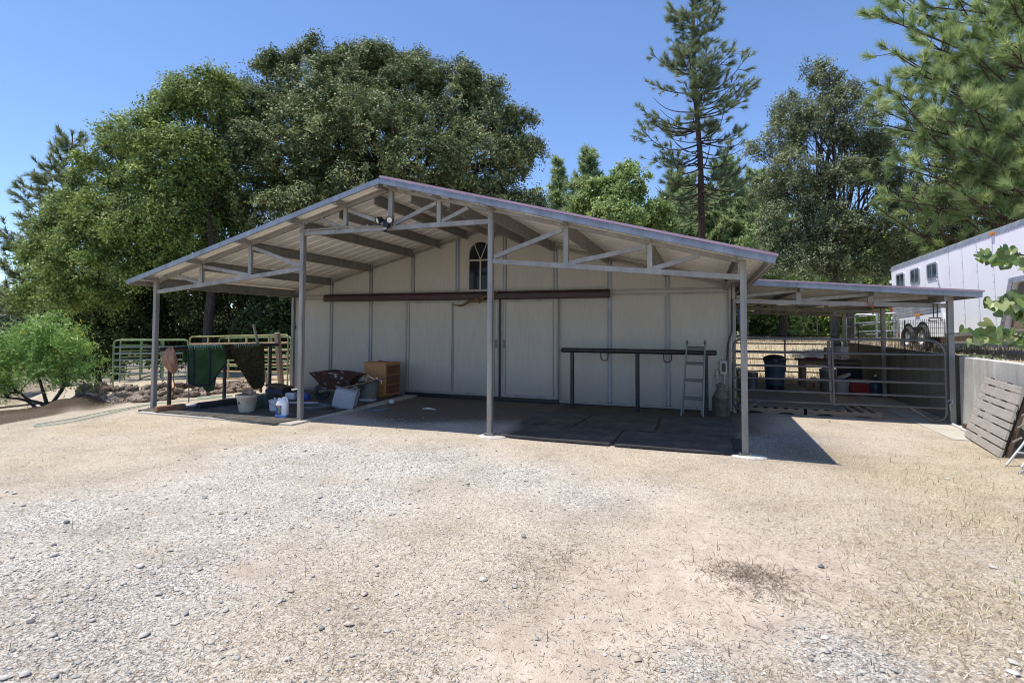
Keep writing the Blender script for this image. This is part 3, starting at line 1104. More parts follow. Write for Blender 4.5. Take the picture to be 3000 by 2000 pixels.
ys = []
y = -OF
k0 = 0
while y < B_BACK + .3:
    ys += [y, y + RS * .07, y + RS * .14, y + RS * .21, y + RS * .55]
    y += RS
ys = np.array(ys)
hs = np.array([[0, .028, .028, 0, 0][i % 5] if i > 4 else 0 for i in range(len(ys))])
for s in (-1, 1):
    xe = -OS if s < 0 else W + OS
    top, und = MB(), MB()
    nsec = 14
    for mbx, dz, sg in ((top, .0, 1), (und, -.012, 1)):
        vs, fs = [], []
        for i in range(nsec + 1):
            x = W / 2 + (xe - W / 2) * i / nsec
            for yy, h in zip(ys, hs):
                vs.append((x, yy, rz(x) + dz - .018 + h))
        m = len(ys)
        for i in range(nsec):
            for j in range(m - 1):
                fs.append((i * m + j, i * m + j + 1, (i + 1) * m + j + 1, (i + 1) * m + j))
        mbx.add(vs, fs)
    rs_ = P('roof', top, M['roof_top'], barn)
    P('roof_underside', und, M['liner'], rs_)
    # plum edge rib standing on the front edge
    e = MB()
    hgt = .034 if s > 0 else .008
    e.bar((W / 2, -OF + .012, rz(W / 2) + hgt / 2 - .004), (xe + s * .03, -OF + .012, rz(xe + s * .03) + hgt / 2 - .004), .05, hgt)
    if s > 0:
        P('roof_edge_rib', e, M['roof_top'], rs_)
    # grey fascia, front and eave
    f = MB()
    f.bar((W / 2, -OF + .01, rz(W / 2) - .058), (xe, -OF + .01, rz(xe) - .058), .035, .092)
    P('fascia', f, M['galv_blue'], barn, bevel=.004)
    f = MB()
    f.bb((min(xe, xe - s * .03), -OF + .03, rz(xe) - .105), (max(xe, xe - s * .03), B_BACK + .2, rz(xe) - .02))
    P('eave_channel', f, M['galv'], barn)
    # overhanging lip of the sheet, wavy on the far right where it throws its shadow on the fascia
    if s > 0:
        f = MB()
        n = 60
        vs, fs = [], []
        for i in range(n + 1):
            t = .33 + .6 * i / n
            x = W / 2 + (xe - W / 2) * t
            ov = .0055 * math.sin(math.pi * (i / n)) ** .7 + .0012 * math.sin(i * 1.1) + .001 * math.sin(i * 2.7)
            vs += [(x, -OF - .0075 - max(.0003, ov), rz(x) - .010), (x, -OF + .03, rz(x) - .009)]
        for i in range(n):
            fs.append((2 * i, 2 * i + 2, 2 * i + 3, 2 * i + 1))
        f.add(vs, fs)
        P('roof_lip', f, M['roof_top'], rs_)

# posts with footings
for k, x in enumerate((0, W / 3, 2 * W / 3, W)):
    zt = rz(x) - .10
    P('post', MB().bb((x - .04, -.04, .02), (x + .04, .04, zt)).bb((x + .012, -.044, .1), (x + .03, -.0405, zt - .05)), M['galv'], barn, bevel=.006)
    ft = MB()
    ft.bb((x - .08, -.07, .03), (x + .08, .07, .04))
    for sx in (-1, 1):
        ft.lathe([(.012, 0), (.012, .02), (0, .02)], (x + sx * .062, -.055, .04), 6)
    P('base_plate', ft, M['galv_dark'], barn)
for x in (2 * W / 3, W):
    ft = MB().lathe([(0, .022), (.2, .02), (.225, .008), (.24, -.06)], (x + .05, -.03, 0), 20, sx=1.0, sy=.7)
    P('footing', ft, M['concrete'], barn, True)
# front truss at y=0
TW, TH = .06, .06


def chord(x0, z0, x1, z1, w=.055, h=.075, y=0.0):
    return MB().bar((x0, y, z0), (x1, y, z1), w, h)


for s in (-1, 1):
    def X(x):
        return W / 2 + s * (W / 2 - x)
    zt = lambda x: rz(x) - .115
    for a, b in ((0, W / 3), (W / 3, W / 2)):
        a2, b2 = a + .045, b - (.045 if b < W / 2 else 0)
        P('top_chord', chord(X(a2), zt(a2), X(b2), zt(b2), .055, .055), M['galv'], barn)
    P('bottom_chord', chord(X(.04), 2.385, X(3.62), 2.735), M['galv'], barn)
    for x, zb in ((1.22, 2.54), (2.44, 2.655)):
        P('web_post', MB().bb((X(x) - .035, -.03, zb), (X(x) + .035, .03, zt(x) - .028)), M['galv'], barn)
    P('web_brace', chord(X(.55), zt(.55) - .035, X(1.18), 2.535, .05, .065), M['galv'], barn)
    P('web_brace', chord(X(1.27), zt(1.22) - .06, X(2.40), 2.66, .05, .065), M['galv'], barn)
    P('web_brace', chord(X(2.49), zt(2.44) - .06, X(3.60), 2.80, .05, .065), M['galv'], barn)
    P('web_post', MB().bb((X(4.57) - .035, -.03, 3.40), (X(4.57) + .035, .03, zt(4.57) - .028)), M['galv'], barn)
    P('web_brace', chord(X(4.05), zt(4.05) - .04, X(4.52), 3.42, .05, .06), M['galv'], barn)
    P('web_brace', chord(X(4.62), zt(4.57) - .06, X(5.43), 3.43, .05, .06), M['galv'], barn)
P('bottom_chord', chord(W / 3 + .04, 3.37, 2 * W / 3 - .04, 3.37), M['galv'], barn)
P('web_post', MB().bb((W / 2 - .04, -.032, 3.41), (W / 2 + .04, .032, rz(W / 2) - .13)), M['galv'], barn)
# purlins (C channels) and short outriggers carrying the overhang
for s in (-1, 1):
    for x in (.06, 1.22, 2.44, 3.66, 4.40, 5.12):
        xx = W / 2 + s * (W / 2 - x)
        zt = rz(x) - .055
        y0 = .06 if x < 4 else .035
        m = MB()
        m.bb((xx - .004, y0, zt - .2), (xx + .004, D - .03, zt))
        m.bb((min(xx + .004, xx + .06 * -s), y0, zt - .2), (max(xx - .004, xx + .06 * -s), D - .03, zt - .192))
        m.bb((min(xx + .004, xx + .06 * -s), y0, zt - .02), (max(xx - .004, xx + .06 * -s), D - .03, zt - .012))
        P('purlin', m, M['galv_dark'], barn)
    for x in (.05, 1.22, 2.44, 3.62, 4.57, 5.40):
        xx = W / 2 + s * (W / 2 - x)
        P('outrigger', MB().bb((xx - .035, -OF + .03, rz(x) - .13), (xx + .035, -.033, rz(x) - .05)), M['galv'], barn)
    xx = W / 2 + s * (W / 2 + OS - .06)
    P('outrigger', MB().bb((xx - .02, -OF + .03, rz(-.28) - .125), (xx + .02, D, rz(-.28) - .045)), M['galv'], barn)

# ------------------------------------------------------------------ lean-to on the right
LX = W + 3.66


def lz(x):
    return 2.66 - .081 * (x - W - .05)


lean = T('lean_to_shelter', 'low open steel lean-to with plum mono-pitch roof joined to the right side of the barn', 'shelter', (W + 2, 8, 0))
x0, x1, y0, y1 = W + .03, 14.95, D - .40, 12.2
top, und = MB(), MB()
yl = np.arange(y0, y1, .0915)
for mbx, dz in ((top, .0), (und, -.012)):
    vs, fs = [], []
    m = len(yl)
    for i in range(9):
        x = x0 + (x1 - x0) * i / 8
        for j, yy in enumerate(yl):
            vs.append((x, yy, lz(x) + dz - .02 + (.018 if j % 2 else 0)))
    for i in range(8):
        for j in range(m - 1):
            fs.append((i * m + j, i * m + j + 1, (i + 1) * m + j + 1, (i + 1) * m + j))
    mbx.add(vs, fs)
lr = P('roof', top, M['roof_top'], lean)
P('roof_underside', und, M['liner'], lr)
P('roof_edge_rib', MB().bar((x0 + .36, y0 + .0, lz(x0 + .36) + .012), (x1 + .03, y0 + .0, lz(x1 + .03) + .012), .05, .03), M['roof_top'], lr)
xs = x0 + .36
xm = 12.15
P('fascia', MB().bar((xs, y0 + .004, lz(xs) - .055), (xm, y0 + .004, lz(xm) - .055), .035, .095), M['galv_blue'], lean, bevel=.004)
P('fascia', MB().bar((xm - .02, y0 - .002, lz(xm) - .055), (x1, y0 - .002, lz(x1) - .055), .035, .095), M['galv_blue'], lean, bevel=.004)
P('eave_channel', MB().bb((x1 - .03, y0 + .03, lz(x1) - .1), (x1, y1, lz(x1) - .03)), M['galv'], lean)
for yy in (D, 7.82, 11.75):
    P('post', MB().bb((LX - .045, yy - .045, -.02), (LX + .045, yy + .045, lz(LX) - .04)), M['galv'], lean, bevel=.006)
    P('wall_post', MB().bb((W + .03, yy - .04, 0), (W + .10, yy + .04, lz(W) - .05)), M['galv'], lean, bevel=.005)
    P('bottom_chord', MB().bar((W + .11, yy, 2.245), (LX - .05, yy, 2.12), .05, .08), M['galv'], lean)
    P('top_chord', MB().bar((W + .11, yy, lz(W + .1) - .075), (LX - .05, yy, lz(LX) - .075), .05, .05), M['galv'], lean)
    for x in (12.21, 13.41):
        zb = 2.245 - (x - W - .1) * .036
        P('web_post', MB().bb((x - .045, yy - .028, zb + .03), (x + .045, yy + .028, lz(x) - .1)), M['galv'], lean)
    P('web_brace', MB().bar((W + .12, yy, 2.33), (12.17, yy, lz(12.17) - .13), .045, .06), M['galv'], lean)
    P('web_brace', MB().bar((12.26, yy, 2.25), (13.37, yy, lz(13.37) - .13), .045, .06), M['galv'], lean)
    P('web_brace', MB().bar((13.46, yy, 2.22), (14.3, yy, lz(14.3) - .12), .045, .06), M['galv'], lean)
for x in (W + .2, 12.21, 13.41, 14.45):
    P('purlin', MB().bb((x - .025, y0 + .04, lz(x) - .16 if x < 14 else lz(x) - .2), (x + .025, y1 - .02, lz(x) - .05)), M['galv_dark'], lean)

# ------------------------------------------------------------------ slab, mats, walls
slab = mesh_obj('concrete_pad', MB().bb((.12, -.42, -.1), (3.84, D - .03, .03)).v, MB().bb((.12, -.42, -.1), (3.84, D - .03, .03)).f, M['slab'], bevel=.008)
slab['kind'] = 'structure'
apron = MB().bb((14.05, 2.3, -.05), (14.72, 9.5, .012))
apron = mesh_obj('concrete_footing_strip', apron.v, apron.f, M['slab'])
apron['kind'] = 'structure'


def mat_slab(name, label, poly, z0, th, group, mat=None):
    m = MB()
    m.prism([(p[0], p[1]) for p in poly], (0, 0, z0), (1, 0, 0), (0, 1, 0), (0, 0, th))
    return O(name, label, 'rubber mat', m, mat or M['mat'], group, bevel=.004)


g = 'rubber mats under the right half of the porch'
mat_slab('rubber_mat', 'front row black mat beside the middle post, its left edge frayed at an angle', [(7.50, .02), (9.19, .0), (9.2, 1.14), (7.82, 1.16)], .002, .02, g)
mat_slab('rubber_mat', 'front row black mat with curled edge beside the right corner post', [(9.22, -.01), (10.86, .03), (10.92, 1.16), (9.225, 1.14)], .002, .02, g)
mat_slab('rubber_mat', 'back row dusty mat at the left end of the hitching rail', [(7.4, 1.25), (8.33, 1.22), (8.42, 2.5), (7.35, 2.55)], .0, .02, g)
mat_slab('rubber_mat', 'back row dusty mat below the middle leg of the hitching rail', [(8.37, 1.20), (9.68, 1.19), (9.67, 2.75), (8.47, 2.7)], .0, .02, g)
mat_slab('rubber_mat', 'back row cracked mat under the folding ladder', [(9.74, 1.19), (10.9, 1.20), (10.93, 2.95), (9.72, 2.9)], .0, .02, g)
# curled lip of the front right mat
cl = MB()
cl.grid(lambda u, v: (10.84 + .16 * math.sin(v * 1.5) * (1 - .1 * u), .06 + 1.0 * u * (1 - .2 * v), .025 + .13 * (1 - math.cos(v * 1.5)) * (1 - .75 * u)), 10, 6)
o = O('rubber_mat', 'curled up strip of black matting beside the right corner post', 'rubber mat', cl, M['rubber'], g, True)
md = o.modifiers.new('solid', 'SOLIDIFY')
md.thickness = .012
# grey hose-like edging along the front of the mats
e = MB().tube([(7.46, .03, .03), (7.7, -.02, .025), (8.1, -.05, .025), (8.7, -.05, .03), (9.18, -.05, .025)], .026, 8)
O('edging_strip', 'grey rubber edging from the middle post along the front mat', 'edging', e, M['rubber'], 'edging strips along the mats', True)
e = MB().tube([(9.26, -.05, .025), (9.7, -.06, .03), (10.2, -.06, .025), (10.6, -.03, .025), (10.86, .0, .03)], .024, 8)
O('edging_strip', 'grey rubber edging running up to the right corner post', 'edging', e, M['rubber'], 'edging strips along the mats', True)
g = 'rubber mats on the left concrete pad'
mat_slab('rubber_mat', 'black mat covering the left side of the pad by the draped rail', [(.62, -.36), (2.0, -.37), (2.02, 1.5), (.45, 1.52)], .031, .018, g)
mat_slab('rubber_mat', 'black mat overhanging the front of the pad under the blue and white jug', [(2.04, -.40), (3.55, -.50), (3.7, .2), (3.72, 1.45), (2.04, 1.5)], .031, .018, g)
mat_slab('rubber_mat', 'black mat at the back of the pad by the wheelbarrow', [(.5, 1.55), (3.66, 1.52), (3.6, 3.7), (.5, 3.7)], .031, .018, g)
mat_slab('rubber_mat', 'small flat mat under the left corner post', [(-.02, -.3), (.5, -.33), (.5, .25), (-.02, .3)], .0, .046, g)

# retaining wall
rw = T('retaining_wall', 'tall concrete retaining wall with white water stains to the right of the lean-to', 'wall', (14.75, 4, 0))
P('wall', MB().prism([(-1.6, -.1), (3.86, -.1), (3.86, 1.215), (-1.6, 1.19)], (14.72, 0, 0), (0, 1, 0), (0, 0, 1), (.16, 0, 0)), M['concrete'], rw, bevel=.012, label='sunlit light grey section')
P('wall', MB().prism([(3.875, -.1), (13.0, -.1), (13.0, 1.26), (3.875, 1.22)], (14.77, 0, 0), (0, 1, 0), (0, 0, 1), (.14, 0, 0)), M['concrete_shaded'], rw, bevel=.012, label='section under the lean-to, coloured dark for the roof shade')

# ------------------------------------------------------------------ under the right half of the porch
hr = T('hitching_rail', 'black pipe hitching rail with two tie rings in front of the right wall panels', 'hitching rail', (9.2, 3.36, 0))
P('top_rail', MB().tube([(7.6, 3.36, 1.22), (7.63, 3.36, 1.22), (10.67, 3.36, 1.22), (10.7, 3.36, 1.22)], [.035, .05, .05, .035], 12), M['black_pipe'], hr, True)
for x in (7.84, 9.19, 10.5):
    P('leg', MB().tube([(x, 3.36, -.02), (x, 3.36, 1.18)], .042, 10), M['black_pipe'], hr, True)
for x in (8.52, 9.78):
    r = MB().tube([(x - .075, 3.36, 1.18), (x - .075, 3.36, 1.09)] + [(x - .075 * math.cos(math.pi * i / 8), 3.36, 1.09 - .075 * math.sin(math.pi * i / 8)) for i in range(1, 8)] + [(x + .075, 3.36, 1.09), (x + .075, 3.36, 1.18)], .012, 6)
    P('tie_ring', r, M['black_pipe'], hr, True)
# folding ladder
ld = T('folding_ladder', 'folded aluminium ladder leaning on the black hitching rail', 'ladder', (10.25, 3.15, 0))
lg = {'galv_l': mat_galv('ladder_metal', (.15, .17, .155), .45, .5, .3)}
for s in (-1, 1):
    xb, xt = 10.24 + s * .20, 10.32 + s * .165
    P('side_rail', MB().bar((xb, 3.02, .02), (xt, 3.27, 1.40), .03, .055, (0, 1, 0)), lg['galv_l'], ld, bevel=.004)
    P('side_rail', MB().bar((xb - s * .034, 3.08, .05), (xt - s * .0, 3.33, 1.47), .022, .05, (0, 1, 0)), lg['galv_l'], ld, bevel=.004)
    P('hinge', MB().tube([(xt, 3.24, 1.39), (xt, 3.34, 1.43)], .022, 8), lg['galv_l'], ld)
for i, z in enumerate((.34, .68, 1.0, 1.30)):
    t = z / 1.4
    xc, hw = 10.24 + .08 * t, .20 - .035 * t
    yb = 3.02 + .25 * t
    P('rung', MB().tube([(xc - hw, yb, z), (xc + hw, yb, z)], .015, 6).tube([(xc - hw, yb + .06, z + .03), (xc + hw, yb + .06, z + .03)], .015, 6), lg['galv_l'], ld)
# milk can
mc = T('milk_can', 'old ribbed galvanised can with wire handle standing by the electric box', 'metal can', (10.77, 3.45, 0))
prof = [(0, .0), (.155, .0), (.16, .02)]
for i in range(4):
    z = .03 + i * .085
    prof += [(.152, z), (.15, z + .06), (.158, z + .07), (.158, z + .08)]
prof += [(.15, .38), (.085, .5), (.078, .52), (.078, .56), (.09, .57), (.09, .585)]
cm = mat_simple('dull_zinc', (.125, .115, .09), .6, .3, .35, 9)
P('body', MB().lathe(prof, (10.77, 3.45, .0), 28), cm, mc, True)
P('cap', MB().lathe([(.09, .585), (.085, .6), (.05, .615), (.045, .64), (0, .645)], (10.77, 3.45, 0), 20), cm, mc, True)
rb = MB()
for j in range(28):
    q = 2 * math.pi * j / 28
    rb.tube([(10.77 + .154 * math.cos(q), 3.45 + .154 * math.sin(q), .04), (10.77 + .154 * math.cos(q), 3.45 + .154 * math.sin(q), .36)], .011, 4)
P('rib', rb, cm, mc)
P('handle', MB().tube([(10.68, 3.45, .52), (10.62, 3.45, .56), (10.63, 3.45, .74), (10.66, 3.45, .77), (10.88, 3.45, .77), (10.91, 3.45, .74), (10.92, 3.45, .56), (10.86, 3.45, .52)], .006, 6), M['galv_dark'], mc, True)
# electrics on the wall
ebm = mat_simple('grey_box_paint', (.36, .35, .32), .5, .1, .12)
eb = T('electric_box', 'grey electric disconnect box with dark door and conduit on the barn corner', 'electric box', (10.83, D - .05, .77))
P('body', MB().bb((10.765, D - .13, .77), (10.90, D - .025, 1.05)), ebm, eb, bevel=.008)
P('cover', MB().bb((10.80, D - .142, .83), (10.868, D - .131, .99)), M['black'], eb, bevel=.004)
P('conduit', MB().tube([(10.845, D - .06, .77), (10.845, D - .06, .05)], .022, 8).bb((10.80, D - .09, .40), (10.89, D - .026, .42)), ebm, eb, True)
sb = T('outlet_box', 'small grey switch box on a conduit left of the electric box', 'outlet box', (10.72, D - .05, .6))
P('body', MB().bb((10.685, D - .10, .68), (10.745, D - .025, .85)), ebm, sb, bevel=.008)
P('conduit', MB().tube([(10.72, D - .05, .68), (10.73, D - .05, .30), (10.74, D - .05, .1)], .018, 8), ebm, sb, True)
cb = MB().tube([(10.88, D - .08, .95), (10.905, D - .09, 1.15), (10.915, D - .09, 1.35), (10.95, D - .09, 1.5), (10.995, D - .09, 1.65), (11.0, D - .09, 2.2), (11.0, D - .09, 2.3)], .016, 8)
O('power_cable', 'black cable climbing the barn corner post from the electric box', 'cable', cb, M['black'], None, True)

# skull with long horns on the door track
sk = T('steer_skull', 'brown longhorn skull with curved horns fixed to the maroon door track', 'animal skull', at(1393, 885, Y=D - .26))
hm = mat_simple('old_horn', (.13, .07, .03), .6, 0, .5, 9, .3)


def wy(px, py, y=D - .26):
    return at(px, py, Y=y)


skm = MB()
skm.tube([wy(1384, 879), wy(1392, 880), wy(1402, 879), wy(1412, 873), wy(1418, 868)], [.02, .05, .06, .055, .03], 10)
skm.tube([wy(1398, 878), wy(1402, 880, D - .36), wy(1405, 886, D - .42)], [.06, .05, .028], 10)
P('skull', skm, hm, sk, True)
P('horn', MB().tube([wy(1386, 880), wy(1376, 882), wy(1366, 888), wy(1356, 894), wy(1344, 895), wy(1332, 893), wy(1321, 892)], [.035, .034, .03, .027, .02, .013, .004], 9), hm, sk, True)
P('horn', MB().tube([wy(1414, 871), wy(1424, 867), wy(1436, 866), wy(1446, 863), wy(1455, 856), wy(1464, 849)], [.035, .034, .03, .025, .016, .004], 9), hm, sk, True)
# twin floodlight and its conduit on the truss
fl = T('floodlight', 'black twin-head security floodlight on the centre of the porch truss', 'floodlight', at(1133, 668, Y=-.06))
c0 = at(1133, 656, Y=-.08)
P('body', MB().box(c0, (.10, .07, .14)).tube([c0 + (0, -.02, -.07), c0 + (.0, -.05, -.13)], .035, 10), M['black'], fl, bevel=.01)
for px, py, dx, dn in ((1113, 644, -.6, -.5), (1145, 645, .12, -.15)):
    c = at(px, py, Y=-.14)
    d = np.array([dx, -1, dn])
    d /= np.linalg.norm(d)
    zz = d
    xx = np.cross([0, 0, 1], zz)
    xx /= np.linalg.norm(xx)
    Mr = np.stack([xx, np.cross(zz, xx), zz], 1)
    hd = P('lamp_head', MB().lathe([(0, -.05), (.04, -.045), (.058, .02), (.062, .06), (.05, .06)], c, 18, Mr).tube([c - d * .03, c0 + (0, 0, .04)], .014, 6), M['black'], fl, True)
    P('lens', MB().lathe([(0, .048), (.05, .05)], c, 18, Mr), M['lens'], hd, True)
P('sensor', MB().lathe([(0, -.03), (.03, -.015), (.035, .0), (.03, .03), (0, .035)], c0 + (.0, -.045, -.1), 12), M['frame'], fl, True)
cd = MB().tube([(W / 3 - .05, -.055, 3.42), (W / 3 + .3, -.055, 3.425), (W / 3 + 1.0, -.055, 3.43), tuple(c0 + (-.05, .03, -.03))], .017, 8)
for i in range(3):
    cd.bb((W / 3 + .15 + i * .62, -.075, 3.40), (W / 3 + .18 + i * .62, -.03, 3.445))
cd.bb((W / 3 - .06, -.05, 3.40), (W / 3 + .06, -.041, 3.42))
O('cable_conduit', 'thin grey conduit on the truss chord from the second post to the floodlight', 'conduit', cd, M['galv_dark'], None, True)
# dangling cord at left barn corner
cd = MB().tube([(.06, D - .08, 2.5), (.07, D - .1, 2.2), (.12, D - .1, 1.9), (.13, D - .1, 1.72)], .012, 6)
cd.lathe([(.0, 0), (.03, .01), (.028, .09), (.0, .1)], (.13, D - .1, 1.62), 8)
O('extension_cord', 'black cord with plug hanging at the left corner of the barn wall', 'cord', cd, M['black'], None, True)

# ------------------------------------------------------------------ left half of the porch
RX = -.03
br = T('blanket_rail', 'black pipe rail on three legs holding two blankets at the left edge of the porch', 'hitching rail', (RX, 1.8, 0))
P('top_rail', MB().tube([(RX, .10, 1.215), (RX, .14, 1.215), (RX, 3.38, 1.215), (RX, 3.42, 1.215)], [.03, .045, .045, .03], 12), M['black_pipe'], br, True)
for y in (.36, 1.74, 3.14):
    P('leg', MB().tube([(RX, y, gz(RX, y) - .05), (RX, y, 1.18)], .04, 10), M['brown_pipe'] if y < 1 else M['black_pipe'], br, True)


def cloth_mat(name, stops, scale, rough=.85, dist=.5):
    t = NT(name)
    n = t.noise(scale, 4, .6, None, dist)
    return t.set(t.ramp(n, stops), rough, 0, t.bump(t.noise(14, 4, .6), .35, .02), .2)


def drape(y0, y1, hem, side, xr, zr, R=.055, nu=40, nv=26, amp=.02, seed=0, tap=(0, 0), hemb=None):
    """cloth over the rail: front (+x) and back sheet"""
    m = MB()
    hb = hemb or (lambda u: .30)

    def fn(u, v):
        s = (v - .35) / .65 if v > .35 else None
        y = y0 + (y1 - y0) * u
        if v <= .25:
            q = v / .25
            z = zr - (1 - q) * hb(u)
            x = xr - R - .02 * (1 - q)
        elif v <= .40:
            a = math.pi * (1 - (v - .25) / .15)
            x = xr + R * math.cos(a)
            z = zr + R * math.sin(a)
        else:
            q = (v - .40) / .60
            z = zr - q * hem(u)
            x = xr + R + side * q + amp * q * float(vnoise(np.array([y * 9, z * 2.5, seed]), seed))
            y = y + (q * q if tap[0] > .3 else q) * (tap[0] * (1 - u) - tap[1] * u) + amp * .6 * q * float(vnoise(np.array([y * 6, z * 5, seed + 3]), seed + 1))
        return (x, y, z)
    m.grid(fn, nu, nv)
    return m, fn


gm = cloth_mat('green_blanket_cloth', [(.3, (.03, .075, .028)), (.6, (.065, .14, .055)), (.8, (.11, .19, .085))], 3)
hem1 = lambda u: float(np.interp(u, [0, .1, .3, .6, .75, .9, 1], [.72, .79, .86, .86, .68, .48, .36]))
bl = T('green_blanket', 'green horse blanket with purple trim draped over the left rail', 'horse blanket', (RX, 1.2, 1.2))
m, fn = drape(.70, 1.66, hem1, .06, RX, 1.215, seed=4, amp=.03, tap=(-.03, .03))
cl_ = P('cloth', m, gm, bl, 'all')
cl_.modifiers.new('solid', 'SOLIDIFY').thickness = .008
m2, fn2 = drape(.86, 1.56, lambda u: float(np.interp(u, [0, .15, .5, .8, 1], [.55, .90, .98, .95, .5])), .03, RX, 1.20, seed=9, amp=.02, tap=(.2, .12))
u2 = P('under_layer', m2, gm, bl, 'all')
pm = mat_simple('purple_trim', (.028, .012, .065), .6, 0, .2, 9)
tm = MB()


def strip(uf, n=30, w=.028, v0=.36, v1=1.0):
    vs, fs = [], []
    for i in range(n + 1):
        t = i / n
        u, v = uf(t)
        p = np.array(fn(u, v)) + (.012, 0, .004)
        du, dv = uf(min(1, t + .02))
        p2 = np.array(fn(du, dv)) + (.012, 0, .004)
        d = p2 - p
        nrm = np.array([1, 0, .0])
        s = np.cross(d, nrm)
        if np.linalg.norm(s) < 1e-7:
            s = np.array([0, 1.0, 0])
        s = s / np.linalg.norm(s) * w / 2
        vs += [p - s, p + s]
    for i in range(n):
        fs.append((2 * i, 2 * i + 1, 2 * i + 3, 2 * i + 2))
    tm.add(vs, fs)


strip(lambda t: (.17, .34 + .66 * t), w=.045)
strip(lambda t: (.60, .34 + .66 * t), w=.042)
strip(lambda t: (.02 + .96 * t, .985), 60, .035)
strip(lambda t: (.015, .36 + .62 * t), w=.03)
t_ = P('trim', tm, pm, bl)
t_.modifiers.new('solid', 'SOLIDIFY').thickness = .005
P('strap', MB().tube([(RX + .08, .72, .62), (RX + .1, .73, .42), (RX + .1, .74, .15), (RX + .1, .74, .06)], .011, 6), pm, bl)
cmm = cloth_mat('camouflage_cloth', [(.3, (.014, .014, .010)), (.42, (.05, .04, .022)), (.52, (.055, .06, .028)), (.62, (.13, .085, .045)), (.8, (.025, .025, .018))], 6, .8, 2)
hem3 = lambda u: float(np.interp(u, [0, .1, .25, .4, .7, .9, 1], [.62, .74, .95, 1.06, 1.08, 1.04, .9]))
m, fn = drape(1.84, 2.86, hem3, .05, RX, 1.215, seed=12, amp=.045, tap=(.36, .03))
cb_ = O('camouflage_blanket', 'dark camouflage blanket hanging to the ground from the left rail', 'horse blanket', m, cmm, None, 'all')
cb_.modifiers.new('solid', 'SOLIDIFY').thickness = .008


def fringe(name, label, y0, y1, n, c, seed):
    r = random.Random(seed)
    m = MB()
    for i in range(n):
        y = y0 + (y1 - y0) * (i + r.random() * .7) / n
        l = r.uniform(.01, .075)
        x = RX + .062
        m.tube([(RX + .01, y, 1.277), (x - .01, y + r.uniform(-.01, .01), 1.262), (x + .012, y + r.uniform(-.03, .03), 1.235 - l * .4), (x + .014, y + r.uniform(-.04, .04), 1.225 - l)], [.010, .008, .004, .0015], 5)
    return m


P('fringe', fringe('f', '', .74, 1.62, 26, None, 1), mat_simple('pale_green_fleece', (.30, .48, .36), .9), bl)
fz = fringe('f', '', 1.92, 2.75, 22, None, 2)
zf = mesh_obj('fringe', np.asarray(fz.v) - np.array(cb_.location), fz.f, mat_simple('pale_fleece', (.34, .42, .33), .9), False, None)
zf.parent = cb_
# salmon fly mask on the rail end
fm = cloth_mat('salmon_fabric', [(.3, (.33, .18, .12)), (.6, (.50, .30, .21)), (.8, (.60, .40, .29))], 5)
m = MB()


def fmask(u, v):
    a = 2 * math.pi * u
    z = 1.25 - .52 * v
    r = float(np.interp(v, [0, .08, .3, .5, .75, .92, 1], [.02, .07, .13, .15, .11, .07, .01]))
    k = 1 + .22 * math.sin(3 * a + 4 * v) + .12 * math.sin(7 * a - 9 * v)
    return (RX + .09 + r * .6 * k * math.cos(a) + .03 * v, .30 + r * 1.0 * k * math.sin(a) + .06 * v - .10 * v * (1 - v) * 2, z + .03 * math.sin(5 * a + 3 * v))


m.grid(fmask, 36, 18)
O('fly_mask', 'salmon coloured fly mask hanging on the left end of the rail', 'fly mask', m, fm, None, 'all')
m = MB().tube([(RX + .05, .40, 1.0), (RX + .06, .41, .8), (RX + .05, .405, .6), (RX + .07, .42, .45), (RX + .05, .41, .3)], .012, 6)
O('lead_rope', 'orange rope hanging down the left leg of the blanket rail', 'rope', m, mat_simple('orange_rope', (.55, .10, .03), .8), None, True)
# timber block by the corner post
m = MB().box((.62, -.12, .095), (.13, .52, .10), rotz(-.28))
M['brown_wood'] = mat_wood('brown_timber', (.22, .12, .07), .8, 1, .5)
O('timber_block', 'short brown timber block beside the left corner post', 'timber block', m, M['brown_wood'], None, False, .008)
# rolled mat
m = MB()
a, b = np.array([.95, .22, .10]), np.array([1.12, 1.25, .10])
for i in range(3):
    m.tube([a, b], .07 - i * .02, 14, cap=(i == 0))
m.bar(a + (-.03, 0, -.045), b + (.1, 0, -.045), .22, .015)
O('rolled_mat', 'rolled up black rubber mat lying behind the flower pot', 'rolled mat', m, M['rubber'], None, True)
# flower pot full of rubbish
pp = np.array([2.12, .30, .05])
pot = T('flower_pot', 'big cream plastic flower pot full of scraps at the front of the pad', 'flower pot', pp)
pm_ = mat_simple('stained_cream_plastic', (.50, .44, .34), .6, 0, .3, 7)
P('body', MB().lathe([(0, .0), (.135, 0), (.14, .01), (.185, .27), (.19, .275), (.205, .28), (.212, .325), (.2, .33), (.19, .30), (.18, .25), (0, .25)], pp, 32), pm_, pot, True)
P('emblem', MB().lathe([(0, .012), (.02, .008), (.028, 0)], pp + (-.02, -.175, .18), 5, rotx(math.radians(82))), M['dark_wood'], pot)
m = MB()
r = random.Random(3)
for i in range(9):
    q = r.uniform(0, 6.28)
    m.box(pp + (r.uniform(-.1, .1), r.uniform(-.1, .1), .31 + r.uniform(0, .07)), (r.uniform(.08, .2), r.uniform(.05, .12), .02), rotz(q) @ rotx(r.uniform(-.7, .7)) @ roty(r.uniform(-.6, .6)))
O('rubbish_scraps', 'brown card and wood scraps heaped in the flower pot', 'scraps', m, mat_simple('scrap_card', (.34, .24, .17), .9, 0, .5, 5))
# crumpled green cloth
m = MB()


